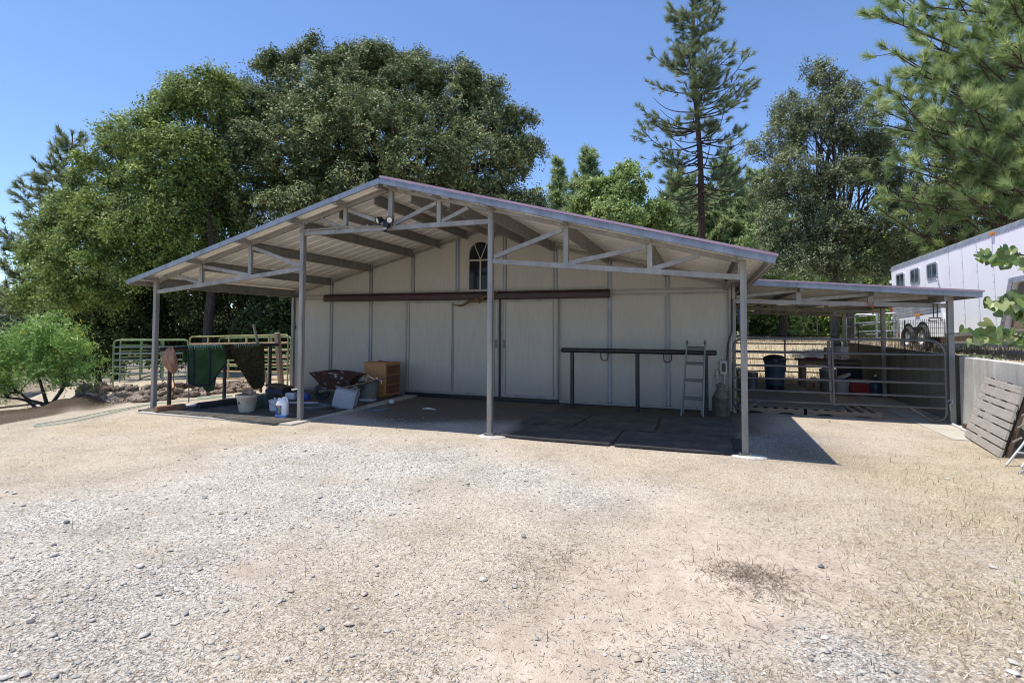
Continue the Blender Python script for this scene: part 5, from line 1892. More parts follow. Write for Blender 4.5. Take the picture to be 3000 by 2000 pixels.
# long-handled tools at the barn corner
tb_ = T('push_broom', 'broom with blue and white handle hanging by the barn corner post', 'broom', (11.12, 5.0, .2))
bl_ = mat_simple('blue_handle', (.03, .09, .35), .4)
P('handle', MB().tube([(11.17, 4.15, 1.55), (11.24, 4.3, .18)], .016, 8), mat_simple('pale_handle', (.62, .55, .45), .5), tb_, True)
P('grip', MB().tube([(11.135, 4.08, 2.12), (11.17, 4.15, 1.55)], .02, 8), bl_, tb_, True)
P('ferrule', MB().tube([(11.2, 4.21, 1.02), (11.21, 4.235, .72)], .02, 8), bl_, tb_, True)
P('head', MB().box((11.13, 4.07, 2.17), (.2, .06, .07), roty(.5)), M['dark_wood'], tb_)
for i, (lb, dx, col_, zt) in enumerate((('yellow tool handle leaning in the lean-to corner', 0, (.45, .30, .03), .98), ('green tool handle leaning in the lean-to corner', .06, (.02, .14, .07), .62), ('dark tool handle leaning at the back of the lean-to corner', .1, (.03, .025, .02), .8))):
    O('tool_handle', lb, 'tool handle', MB().tube([(11.15 + dx, 4.6, .05), (11.07 + dx * .5, 4.45, zt)], .017, 8), mat_simple('tool_paint_%s' % 'abc'[i], col_, .5), 'long tool handles by the barn corner', True)
# things hung on the lean-to truss
m = MB()
hx = at(2563 + 175, 917, Y=D - .1)
for px in (2735, 2746):
    m.tube([at(px, 890, Y=D - .06), at(px, 931, Y=D - .06)], .009, 6)
m.tube([at(2722, 940, Y=D - .06), at(2722, 931, Y=D - .06), at(2757, 931, Y=D - .06), at(2757, 941, Y=D - .06)], .010, 6)
m.bar(at(2722, 941, Y=D - .06), at(2746, 941, Y=D - .06), .012, .02)
O('hanging_bracket', 'rusty iron saddle bracket hanging from the right end of the lean-to chord', 'bracket', m, M['brown_pipe'], None)
m = MB().tube([at(2541, 883, Y=D - .06), at(2550, 898, Y=D - .06), at(2556, 900, Y=D - .06), at(2560, 885, Y=D - .06)], .008, 6)
m.tube([at(2552, 896, Y=D - .06), at(2558, 903, Y=D - .07), at(2563, 911, Y=D - .06), at(2556, 921, Y=D - .06)], .011, 6)
O('orange_cord', 'orange baling twine knotted round the lean-to chord', 'twine', m, mat_simple('orange_twine', (.40, .10, .03), .8), None, True)
# white pipe and wood block by the lean-to post
O('pvc_pipe', 'white plastic pipe lying on the concrete by the lean-to corner post', 'pipe', MB().tube([(14.58, 3.8, .03), (14.5, 3.0, .03), (14.5, 2.7, .03)], .022, 8), wp_, None, True)
m = MB().box((14.62, 3.1, .06), (.09, .55, .11), rotz(.06))
O('timber_block', 'brown timber offcut between the retaining wall and the leaning planks', 'timber block', m, M['dark_wood'], None, False, .006)
# plank panel leaning on the wall
pp_ = T('plank_panel', 'grey weathered plank panel leaning against the retaining wall', 'plank panel', (14.35, 2.0, 0))
b0, b1 = at(2832, 1278, Z=0.02), at(2932, 1340, Z=0.0)
tp0 = at(2892, 1102, X=14.66)
ex = unit(b1 - b0)
ez = unit(tp0 - b0)
Lw, Hh = np.linalg.norm(b1 - b0) * 1.02, np.linalg.norm(tp0 - b0)
nrm = unit(np.cross(ex, ez))
if nrm[0] > 0:
    nrm = -nrm
nb = 8
for i in range(nb):
    h0 = Hh * (i + (.12 * math.sin(i * 2.9) if 0 < i < nb else 0)) / nb
    hh_ = Hh * (i + 1 + (.12 * math.sin((i + 1) * 2.9) if i + 1 < nb else 0)) / nb - h0 - .02
    o = b0 + ez * h0 + ex * .018 * math.sin(i * 4.1)
    m = MB()
    w_ = Lw * (1 + .015 * math.sin(i * 2.3))
    m.prism([(0, 0), (w_, 0), (w_, hh_), (0, hh_)], o + nrm * (.002 * math.sin(i * 1.7)), ex, ez, nrm * .035)
    P('plank', m, M['old_wood'], pp_, bevel=.004)
for t in (.04, .5, .96):
    m = MB()
    o = b0 + ex * Lw * t - nrm * .04
    m.prism([(-.03, 0), (.03, 0), (.03, Hh), (-.03, Hh)], o, ex, ez, -nrm * .05)
    P('stringer', m, M['dark_wood'], pp_)
for t, z in ((1.0, .25), (1.0, .45), (1.0, .62)):
    a = b0 + ex * Lw * t + ez * z - nrm * .06
    P('loose_stick', MB().tube([a, a + ex * .12 - nrm * .05 + (0, 0, .1)], .012, 5), M['old_wood'], pp_)
# white folding chair lying folded at the right edge
ch = T('folding_chair', 'white metal folding chair leaning at the right edge beyond the plank panel', 'chair', (14.2, .6, 0))
wm_ = mat_simple('white_metal_paint', (.38, .41, .42), .45, .1, .1)
f0 = at(2948, 1362, Z=.015)
for dx in (0, .13):
    o = f0 + np.array([dx * .9, -dx * .55, 0])
    P('leg', MB().tube([o, o + (.22, .1, .26), o + (.46, .22, .62)], .014, 8), wm_, ch, True)
o = at(2990, 1384, Z=.015)
P('leg', MB().tube([o, o + (.1, -.06, .12), o + (.3, -.1, .5)], .014, 8), wm_, ch, True)
P('cross_bar', MB().tube([f0 + (.13, .06, .155), f0 + (.26, -.02, .16), f0 + (.5, -.2, .1)], .011, 8), wm_, ch, True)
P('seat', MB().box(f0 + (.55, -.05, .42), (.36, .36, .03), roty(-.9)), wm_, ch, bevel=.01)

# ------------------------------------------------------------------ horse trailer
TU = np.array([0.09174962, -0.99460103, 0.04848494])
TN = unit(np.cross(TU, [0, 0, 1]))          # faces away from the yard side? fixed below
TH_ = unit(np.cross(TN, TU))
if TH_[2] < 0:
    TH_ = -TH_
TP0 = np.array([16.23, 10.69, 1.07])
if TN[0] > 0:
    TN = -TN                                 # outward: towards the yard (-x)


def tq(s, h, o=0.0):
    return TP0 + TU * s + TH_ * h + TN * o


TWD = 2.15
tl = T('horse_trailer', 'white gooseneck horse trailer with three windows parked on the terrace', 'horse trailer', TP0)
prof = [(-1.55, .42), (3.87, .42), (4.30, 1.47), (6.6, 1.47), (6.6, 2.58), (-1.55, 2.58)]
P('body', MB().prism(prof, tq(0, 0, 0), TU, TH_, -TN * TWD), M['white_paint'], tl, bevel=.02)
# rounded roof edge and cap
rp = []
for i in range(7):
    a = math.pi / 2 * i / 6
    rp.append((.012 - .16 * (1 - math.cos(a)), 2.56 + .16 * math.sin(a)))
rp = [(.014, 2.545)] + rp + [(-TWD / 2, 2.76), (-TWD - .01, 2.6), (-TWD - .01, 2.545)]
P('roof', MB().prism(rp, tq(-1.58, 0, 0), TN, TH_, TU * 8.2), M['alu'], tl, True)
m = MB()
for i in range(80):
    m.box(tq(-1.5 + i * .1, 2.53, .004), (.012, .012, .012))
for s in np.arange(-.6, 4.2, .61):
    for h in np.arange(.55, 2.5, .16):
        if 1.4 > s and h < 1.5:
            continue
        m.box(tq(s, h, .002), (.008, .014, .014))
P('rivet', m, M['alu'], tl)
m = MB()
for s in np.arange(1.83, 4.2, .61):
    m.bar(tq(s + .05, .5, .001), tq(s + .05, 2.53, .001), .003, .012, TU)
P('panel_seam', m, M['alu'], tl)
# corrugated lower side
m = MB()
vs, fs = [], []
hs_ = np.linspace(.42, 1.42, 61)
for i, h in enumerate(hs_):
    o = .014 + .010 * math.sin(i * math.pi / 3)
    vs += [tq(-1.54, h, o), tq(1.42, h, o)]
for i in range(60):
    fs.append((2 * i, 2 * i + 1, 2 * i + 3, 2 * i + 2))
m.add(vs, fs)
P('corrugated_side', m, M['alu'], tl, True)
P('side_trim', MB().box(tq(1.44, .92, .012), (.03, .05, 1.02), np.stack([TN, TU, TH_], 1)), M['white_paint'], tl)
P('side_trim', MB().bar(tq(1.3, .40, .01), tq(3.9, .40, .01), .03, .10), M['alu'], tl)
P('underframe', MB().bar(tq(1.25, .29, -.05), tq(4.0, .29, -.05), .08, .13).bar(tq(-1.4, .3, -.3), tq(1.2, .3, -.3), .1, .16), M['tan_beam'], tl)
# fender
arc = []
for c_ in (-.42, .44):
    arc += [(c_ + .42 * math.cos(a), .38 + .44 * math.sin(a)) for a in np.linspace(math.pi * (1 if c_ < 0 else .75), math.pi * (.25 if c_ < 0 else 0), 12)]
outer = [(-1.0, .36), (-1.0, .98), (1.55, .98), (1.60, .36)]
fen = MB()
vs = [tq(s, h, .05) for s, h in arc]
ov = [tq(np.interp(i, [0, len(arc) - 1], [-1.0, 1.58]), .99, .05) for i in range(len(arc))]
fen.add(vs + ov, [(i, i + 1, len(arc) + i + 1, len(arc) + i) for i in range(len(arc) - 1)])
fen.add([tq(.86, .38, .05), tq(1.58, .36, .05), tq(1.58, .99, .05)], [(0, 1, 2)])
fen.add([tq(-.84, .38, .05), tq(-1.0, .38, .05), tq(-1.0, .99, .05)], [(0, 1, 2)])
P('fender', fen, M['white_paint'], tl)
ib = MB()
ib.add([tq(s, h, .049) for s, h in arc] + [tq(s, h, -.25) for s, h in arc], [(i, i + 1, len(arc) + i + 1, len(arc) + i) for i in range(len(arc) - 1)])
ib.add([tq(-.95, .2, .03), tq(.98, .2, .03), tq(.98, .9, .03), tq(-.95, .9, .03)], [(0, 1, 2, 3)])
P('wheel_well', ib, M['black'], tl)
Mt = np.stack([TU, TH_, TN], 1)
for s in (-.42, .45):
    c = tq(s, .365, .02)
    w = P('wheel', MB().lathe([(.2, .06), (.25, .095), (.33, .10), (.36, .07), (.37, .0), (.36, -.08), (.25, -.1)], c, 36, Mt), M['tyre'], tl, True)
    P('rim', MB().lathe([(.205, .07), (.2, .03), (.14, .04), (.11, .055), (.06, .06), (.055, .10), (0, .105)], c, 24, Mt), M['chrome'], w, True)
    ho = MB()
    for j in range(8):
        a = 2 * math.pi * j / 8
        ho.lathe([(0, .012), (.022, .010)], c + Mt @ np.array([.165 * math.cos(a), .165 * math.sin(a), .035]), 8, Mt)
    P('rim_slot', ho, M['black'], w)
# windows
for s0, s1 in ((-1.18, -.62), (-.24, .33), (.74, 1.32)):
    rr_ = .09
    h0, h1 = 1.92, 2.38

    def rrect(a, b, c, d, r, n=5):
        o = []
        for cx_, cy_, st in ((b - r, c + r, -90), (b - r, d - r, 0), (a + r, d - r, 90), (a + r, c + r, 180)):
            o += [(cx_ + r * math.cos(math.radians(st + 90 * i / n)), cy_ + r * math.sin(math.radians(st + 90 * i / n))) for i in range(n + 1)]
        return o
    w = P('window', MB().prism(rrect(s0 + .03, s1 - .03, h0 + .03, h1 - .03, rr_ - .02), tq(0, 0, .004), TU, TH_, TN * .006), M['glass'], tl)
    a_, b_ = rrect(s0, s1, h0, h1, rr_), rrect(s0 + .05, s1 - .05, h0 + .05, h1 - .05, rr_ - .04)
    fr = MB()
    n = len(a_)
    fr.add([tq(*p, .022) for p in a_] + [tq(*p, .022) for p in b_] + [tq(*p, .002) for p in a_] + [tq(*p, .008) for p in b_],
           [(i, (i + 1) % n, n + (i + 1) % n, n + i) for i in range(n)] + [(2 * n + i, 2 * n + (i + 1) % n, (i + 1) % n, i) for i in range(n)] + [(n + i, n + (i + 1) % n, 3 * n + (i + 1) % n, 3 * n + i) for i in range(n)])
    P('frame', fr, M['alu'], w)
    P('mullion', MB().bar(tq((s0 + s1) / 2, h0 + .04, .014), tq((s0 + s1) / 2, h1 - .04, .014), .012, .03, TU), M['alu'], w)
# lamps, latch, hinges
P('marker_lamp', MB().box(tq(3.77, 2.585, .035), (.05, .12, .045), np.stack([TN, TU, TH_], 1)), M['amber'], tl)
P('marker_lamp', MB().box(tq(.2, 1.02, .06), (.04, .26, .05), np.stack([TN, TU, TH_], 1)), M['amber'], tl)
P('tail_lamp', MB().box(tq(-1.58, 1.33, -.0), (.07, .06, .18), np.stack([TN, TU, TH_], 1)), M['red_lamp'], tl)
P('reflector', MB().box(tq(-1.05, .5, .03), (.03, .2, .06), np.stack([TN, TU, TH_], 1)), M['red_lamp'], tl)
P('door_latch', MB().tube([tq(1.36, 1.98, .03), tq(1.30, 1.92, .04), tq(1.36, 1.86, .04), tq(1.40, 1.78, .03), tq(1.40, 1.55, .03)], .012, 6), M['alu'], tl)
for h in (.75, 1.05, 1.75, 2.2):
    P('hinge', MB().box(tq(-1.58, h, 0), (.06, .04, .1), np.stack([TN, TU, TH_], 1)), M['white_paint'], tl)
# nose corner plate and dark compartment under the gooseneck
P('corner_plate', MB().prism([(3.80, .42), (3.93, .42), (4.38, 1.52), (4.23, 1.52)], tq(0, 0, .002), TU, TH_, TN * .014), M['alu'], tl)
P('corner_plate', MB().prism([(4.30, 1.40), (6.6, 1.40), (6.6, 1.52), (4.32, 1.52)], tq(0, 0, .002), TU, TH_, TN * .012), M['alu'], tl)
m = MB()
for i in range(9):
    m.lathe([(.016, 0), (.012, .012), (0, .014)], tq(3.88 + .45 * i / 8 - .04 + (.05 if i % 2 else 0), .5 + .98 * i / 8, .016), 8, Mt)
P('bolt', m, M['alu'], tl)
P('jack_box', MB().prism([(3.97, .45), (4.6, .45), (4.6, 1.39), (4.36, 1.39)], tq(0, 0, -.10), TU, TH_, -TN * 1.9), M['tan_beam'], tl)
P('landing_leg', MB().bar(tq(4.95, -.05, -.3), tq(4.95, 1.4, -.3), .1, .1, TU), M['alu'], tl)

# ------------------------------------------------------------------ rubble wall of fieldstones
rng = np.random.default_rng(11)


def rock_mesh(seed):
    bm_r = np.random.default_rng(seed)
    m = MB()
    k = bm_r.uniform(.75, 1.25, 3)

    def fn(u, v):
        a, b = 2 * math.pi * u, math.pi * (v - .5)
        p = np.array([math.cos(a) * math.cos(b), math.sin(a) * math.cos(b), math.sin(b)])
        q = np.sign(p) * np.abs(p) ** .62
        d = 1 + .25 * float(vnoise(p * 1.7, seed)) + .15 * float(vnoise(p * 4.2, seed + 50)) + .08 * float(vnoise(p * 9, seed + 80))
        return tuple(q * d * k)
    m.grid(fn, 13, 8)
    return m


protos = []
for i in range(6):
    m = rock_mesh(100 + i)
    me = mesh_obj('rock', m.v, m.f, M['rock'], False)
    protos.append(me.data)
    bpy.data.objects.remove(me)
RL = 'rough brown fieldstone in the low rubble wall beyond the porch'


def rock(p, s):
    o = bpy.data.objects.new('rock', protos[int(rng.integers(6))])
    COL.objects.link(o)
    o.location = tuple(map(float, p))
    o.scale = tuple(map(float, s))
    o.rotation_euler = tuple(rng.uniform(-.5, .5, 2)) + (float(rng.uniform(0, 6.28)),)
    tag(o, RL, 'rock', 'fieldstones of the rubble wall')


pl_ = [at(228, 1178, k=11.5), at(330, 1172, k=11.8), at(440, 1172, k=12.2), at(560, 1152, k=13), at(660, 1135, k=13.8), at(760, 1118, k=14.6)]
for i in range(190):
    t = rng.uniform(0, 4.99) ** 1.0
    a = int(t)
    c = pl_[a] + (pl_[a + 1] - pl_[a]) * (t - a)
    lay = rng.choice(3, p=[.42, .33, .25])
    taper = np.interp(t, [0, .6, 3, 5], [.75, 1, .85, .45])
    back = np.array([-.8, .55, 0])
    g0 = gz(c[0], c[1])
    s = rng.uniform(.06, .145) * (1 - .12 * lay)
    p = c + back * (lay * .20 + rng.uniform(-.1, .15))
    p[2] = g0 + .03 + lay * .125 * taper
    rock(p, (s * rng.uniform(.9, 1.5), s, s * rng.uniform(.55, .85)))
# garden hose on the slope
m = MB()
hp = [(90, 1252), (60, 1250), (55, 1247), (110, 1243), (190, 1236), (270, 1223), (330, 1207), (400, 1196), (450, 1188)]
for lst in ([(450, 1186), (380, 1200), (300, 1218), (200, 1240), (120, 1250), (103, 1250), (108, 1246), (200, 1231), (290, 1212), (360, 1200), (440, 1186), (520, 1178), (600, 1170), (690, 1160)], [(585, 1170), (620, 1166), (680, 1160), (600, 1163), (580, 1167), (640, 1170), (700, 1166)]):
    pts = []
    for px, py in lst:
        p = at(px, py, Z=0.0)
        p[2] = gz(p[0], p[1]) + .02
        pts.append(p)
    fine = []
    for i in range(len(pts) - 1):
        for q in range(6):
            t = q / 6
            pm1, p0_, p1_, p2_ = pts[max(0, i - 1)], pts[i], pts[i + 1], pts[min(len(pts) - 1, i + 2)]
            c = .5 * (2 * p0_ + (p1_ - pm1) * t + (2 * pm1 - 5 * p0_ + 4 * p1_ - p2_) * t * t + (3 * p0_ - pm1 - 3 * p1_ + p2_) * t ** 3)
            c[2] = gz(c[0], c[1]) + .02
            fine.append(c)
    m.tube(fine, .009, 6)
O('garden_hose', 'pale green garden hose looped on the dry slope left of the porch', 'garden hose', m, mat_simple('mint_hose', (.34, .47, .38), .6), None, True)
# iron wagon tyre hoops lying on the wall top
for px, py, r in ((440, 1128, .3), (300, 1133, .2)):
    c = at(px, py, k=12.8)
    m = MB().tube([c + (r * math.cos(q) * 1.3, r * .5 * math.sin(q), .1 + .12 * math.sin(q)) for q in np.linspace(0, math.pi, 14)], .016, 6)
    O('iron_hoop', 'dark iron hoop lying on the rubble wall, %s' % ('beside the left corner post' if r > .25 else 'at the shrub end'), 'iron hoop', m, M['black_pipe'], None, True)

# ------------------------------------------------------------------ flowering shrub
sb_ = np.array([*at(140, 1205, k=11.5)[:2], 0])
sb_[2] = gz(sb_[0], sb_[1])
blobs = [Bk(q[0] - 8, q[1] + 20, q[2] * 1.05, q[3] * .92, 11.6) for q in ((55, 1010, 55, 26), (130, 1000, 50, 24), (200, 1012, 42, 20), (85, 1045, 60, 24), (0, 1050, 60, 32), (165, 1055, 42, 20), (245, 1075, 26, 9), (140, 965, 22, 14), (-60, 1030, 65, 42), (80, 962, 9, 22), (235, 1020, 32, 12), (5, 1130, 24, 10), (158, 940, 12, 8), (205, 968, 18, 8), (20, 985, 45, 18), (-50, 1095, 50, 26), (60, 1085, 50, 18))]
rng2 = np.random.default_rng(5)
shb = T('flowering_shrub', 'feathery green shrub with yellow flowers on the bank at the left edge', 'shrub', sb_)
p, nr, var, C_, cs = crown_points(blobs, 640, 70, .25, rng2, (.25, 1.08), .5, -.8)
v, f = leaf_quads(p, nr, .075, .02, rng2)
tk = MB()
for e in ((20, 1165), (60, 1150), (190, 1090), (200, 1100), (110, 1090)):
    q = at(*e, k=11.5)
    pts = limb(tk, sb_ - (0, 0, .05), q, .045, .02, rng2, .12, 6, 7)
    near = C_[np.argsort(np.linalg.norm(C_ - q, axis=1))[:12]]
    for c in near:
        limb(tk, q, c, .014, .004, rng2, .1, 4, 4)
P('stem', tk, M['bark'], shb, True)
o = mesh_obj('foliage', v, f, M['shrub_leaf'], False, shb)
face_attr(o, var)
top = C_[C_[:, 2] > np.quantile(C_[:, 2], .45)]
c = np.repeat(top[rng2.permutation(len(top))[:70]], 9, 0) + rng2.normal(size=(630, 3)) * .035 + np.array([0, 0, .16])
v, f = leaf_quads(c, unit(rng2.normal(size=(630, 3)) + (0, 0, .8)), .028, .022, rng2)
o = mesh_obj('flowers', v, f, M['flower'], False, shb)
face_attr(o, rng2.uniform(0, 1, 630))
o['kind'] = 'stuff'

# ------------------------------------------------------------------ redbud branches at the right
rbp = np.array([*at(3260, 1400, k=5.0)[:2], 0.0])
rb_ = T('redbud_tree', 'small redbud tree with heart shaped leaves reaching in at the right edge', 'small tree', rbp)
tk = MB()
rng3 = np.random.default_rng(8)
lp, ld_ = [], []
limb(tk, rbp, rbp + (.05, 0, 2.3), .05, .025, rng3, .03)
for py, k_, pts in ((800, 4.8, [(3190, 830), (3080, 800), (2990, 775), (2910, 752), (2870, 748)]), (760, 5.0, [(3200, 790), (3060, 760), (2960, 740), (2925, 738)]), (895, 4.7, [(3190, 930), (3080, 895), (2980, 880), (2930, 882), (2880, 890)]), (860, 5.1, [(3150, 880), (3000, 862), (2930, 870)]), (1000, 4.6, [(3190, 1040), (3080, 1010), (2960, 980), (2890, 968), (2845, 968)]), (985, 4.9, [(3190, 1030), (3060, 1000), (2980, 985), (2950, 980)]), (920, 4.9, [(3190, 960), (3060, 930), (2990, 920), (2975, 925)])):
    w3 = [at(px, q, k=k_) for px, q in pts]
    tk.tube([rbp + (.05, 0, w3[0][2] - .1)] + w3, [.018, .014, .009, .006, .004, .003][:len(w3) + 1], 6)
    for i in range(len(w3) - 1):
        for t in np.linspace(.05, .98, 9 if i else 5):
            lp.append(w3[i] + (w3[i + 1] - w3[i]) * t)
for q in range(16):
    a0 = rng3.uniform(-1.2, 1.9)
    st = rbp + (.05, 0, rng3.uniform(1.2, 2.3))
    en = st + np.array([math.cos(a0) * .9, math.sin(a0) * .9, rng3.uniform(.1, .9)])
    tk.tube([st, (st + en) / 2 + (0, 0, .1), en], [.014, .009, .004], 6)
    for t in np.linspace(.25, 1, 12):
        lp.append(st + (en - st) * t + (0, 0, .1 * math.sin(math.pi * t)))
P('branch', tk, M['bark'], rb_, True)
HE = [(0, 0), (.25, .30), (.52, .28), (.62, .05), (.5, -.28), (.22, -.62), (0, -.85), (-.22, -.62), (-.5, -.28), (-.62, .05), (-.52, .28), (-.25, .30)]
vs, fs, va_ = [], [], []
for p in lp:
    s = rng3.uniform(.062, .098)
    # leaf hangs from a short stalk
    n = unit(np.array([rng3.normal() * .6, -1.0 + rng3.normal() * .5, .35 + rng3.normal() * .5]))
    dn = unit(np.array([rng3.normal() * .6, rng3.normal() * .4, -1.0]))
    dn = unit(dn - n * (dn @ n))
    sx = np.cross(n, dn)
    c = p + np.array([rng3.normal() * .03, rng3.normal() * .06, -.01 + rng3.normal() * .03])
    b = len(vs)
    for hx_, hy_ in HE:
        vs.append(c + sx * hx_ * s - dn * hy_ * s + n * (.25 * s * (abs(hx_) - .3)))
    fs += [(b, b + 1, b + 2, b + 3), (b, b + 3, b + 4, b + 5), (b, b + 5, b + 6), (b, b + 6, b + 7), (b, b + 7, b + 8, b + 9), (b, b + 9, b + 10, b + 11)]
    va_ += [float(np.clip(rng3.choice([.12, .5, .95], p=[.4, .3, .3]) + rng3.normal(0, .1), 0, 1))] * 6
m = MB().add(vs, fs)
o = P('foliage', m, M['redbud'], rb_)
face_attr(o, va_)
# low weeds on the terrace edge
for i, (px, py) in enumerate(((2835, 1032), (2870, 1036), (2895, 1038))):
    c = at(px, py, k=11.0)
    c[2] = gz(c[0], c[1])
    rw_ = np.random.default_rng(60 + i)
    wd = T('weed', 'low grey green weed on the terrace edge, %s' % ('nearest the lean-to post', 'in the middle of the three', 'farthest right of the three')[i], 'weed', c, 'weeds on the terrace edge')
    pts = c + rw_.normal(size=(120, 3)) * (.11, .11, .035) + (0, 0, .07)
    v, f = leaf_quads(pts, unit(rw_.normal(size=(120, 3)) + (0, 0, 1)), .07, .035, rw_)
    face_attr(mesh_obj('foliage', v, f, M['far_leaf'], False, wd), rw_.uniform(.4, 1, 120))
    P('stem', MB().tube([c - (0, 0, .03), c + (0, 0, .09)], .008, 5), M['bark'], wd)

# ------------------------------------------------------------------ trees
K = 26
blobs = [Bk(*q) for q in ((930, 270, 120, 100, 26), (1090, 220, 130, 95, 26.5), (1210, 280, 120, 100, 26), (800, 370, 120, 105, 25), (960, 400, 150, 110, 23.5), (1130, 390, 150, 115, 23), (1300, 350, 120, 105, 25.5),
          (1420, 380, 100, 95, 26), (700, 480, 95, 105, 25), (850, 510, 130, 105, 22.5), (1020, 540, 130, 95, 22.5), (1240, 490, 140, 105, 22.5), (1400, 480, 120, 105, 24), (1520, 480, 80, 90, 26),
          (690, 610, 85, 95, 23), (820, 640, 110, 85, 22), (1540, 580, 70, 70, 25), (1450, 600, 95, 70, 24), (1300, 600, 100, 60, 25), (1570, 640, 45, 45, 25), (960, 180, 70, 60, 26.5), (1050, 180, 85, 60, 26.5), (830, 210, 60, 55, 26), (1120, 200, 80, 65, 26.5), (1230, 240, 85, 70, 26.5), (1340, 265, 85, 70, 26), (1430, 295, 75, 75, 26), (1500, 375, 65, 75, 26), (1550, 460, 50, 70, 26), (720, 330, 90, 85, 25.5), (660, 400, 80, 90, 25), (640, 300, 70, 70, 25.5), (760, 240, 70, 60, 26), (640, 520, 80, 90, 24.5),  (760, 430, 90, 80, 22.5), (740, 560, 90, 90, 22), (900, 620, 110, 80, 21.5), (1080, 620, 110, 70, 22.5), (1180, 600, 90, 70, 23), (940, 330, 110, 80, 24.5), (1040, 300, 110, 80, 25), (1360, 560, 100, 70, 24))]
broadleaf('live_oak', 'huge dark evergreen oak rising behind the barn roof', (*at(1180, 700, k=26)[:2], 0), blobs, M['oak_leaf'], M['bark'], 3700, 112, .52, .118, .062, .5, 3, fork=at(1180, 640, k=26), bottom=-.5, sc=.9)
blobs = [Bk(*q) for q in ((520, 320, 42, 95, 21), (585, 300, 45, 100, 21.5), (460, 330, 30, 85, 21), (640, 330, 45, 110, 22.5), (400, 420, 45, 95, 20.5), (335, 430, 30, 75, 21.5), (290, 520, 48, 95, 21), (225, 600, 42, 85, 21.5), (180, 660, 40, 80, 21.5), (120, 760, 40, 80, 22), (85, 850, 42, 60, 22),
          (480, 480, 60, 95, 19.8), (560, 480, 60, 95, 20.5), (400, 560, 65, 80, 19.8), (310, 640, 65, 80, 20), (230, 740, 65, 75, 20.5), (170, 850, 70, 55, 21), (330, 780, 70, 60, 20), (430, 690, 65, 70, 19.8), (520, 620, 65, 75, 19.8), (500, 760, 70, 60, 20.5), (620, 520, 50, 90, 22.5), (660, 640, 60, 80, 23), (600, 700, 55, 60, 22), (270, 870, 70, 45, 21))]
tb0 = at(610, 1098, k=21)
broadleaf('tall_oak', 'bright green tall oak with a dark trunk at the left of the barn', (tb0[0], tb0[1], gz(tb0[0], tb0[1])), blobs, M['oak2_leaf'], M['bark'], 1900, 100, .55, .115, .06, .19, 4, fork=at(606, 620, k=21), bottom=-.6, sc=.95, shell=(.55, 1.08))
# shaded understory left of the barn
us = [((640, 800, 120, 80, 24), (760, 780, 110, 90, 23), (690, 900, 110, 70, 24), (820, 880, 80, 90, 23)), ((330, 900, 110, 70, 24), (450, 860, 110, 80, 25), (400, 990, 120, 60, 25)),
      ((560, 940, 110, 70, 27), (640, 1010, 110, 60, 27), (500, 1030, 90, 50, 27)), ((790, 980, 90, 70, 22), (850, 920, 70, 80, 22), (760, 1060, 90, 45, 23)), ((300, 1010, 80, 60, 27), (210, 960, 80, 60, 28), (260, 1060, 70, 30, 28))]
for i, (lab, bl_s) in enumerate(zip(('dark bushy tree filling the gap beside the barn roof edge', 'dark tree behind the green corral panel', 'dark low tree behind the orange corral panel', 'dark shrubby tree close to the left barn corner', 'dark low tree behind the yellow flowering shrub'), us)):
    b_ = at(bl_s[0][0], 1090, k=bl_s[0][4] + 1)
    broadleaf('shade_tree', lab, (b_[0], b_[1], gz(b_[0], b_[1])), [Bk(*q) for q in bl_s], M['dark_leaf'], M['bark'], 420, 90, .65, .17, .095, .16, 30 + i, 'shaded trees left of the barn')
# far left
b_ = at(55, 930, k=60)
for i, (px, py, rx, ry, k_, lab) in enumerate(((20, 960, 70, 45, 60, 'hazy low tree far behind the shrub at the left edge'), (95, 930, 60, 40, 62, 'hazy tree far behind the shrub, right of the palest gap'), (-60, 900, 60, 50, 60, 'hazy tree just beyond the left edge'))):
    b_ = at(px, 1000, k=k_)
    broadleaf('distant_tree', lab, (b_[0], b_[1], -2), [Bk(px, py, rx, ry, k_), Bk(px + 20, py - 20, rx * .6, ry * .6, k_)], M['far_leaf'], M['bark'], 110, 80, 1.6, .3, .17, .2, 70 + i, 'hazy trees far left', limbs=False)
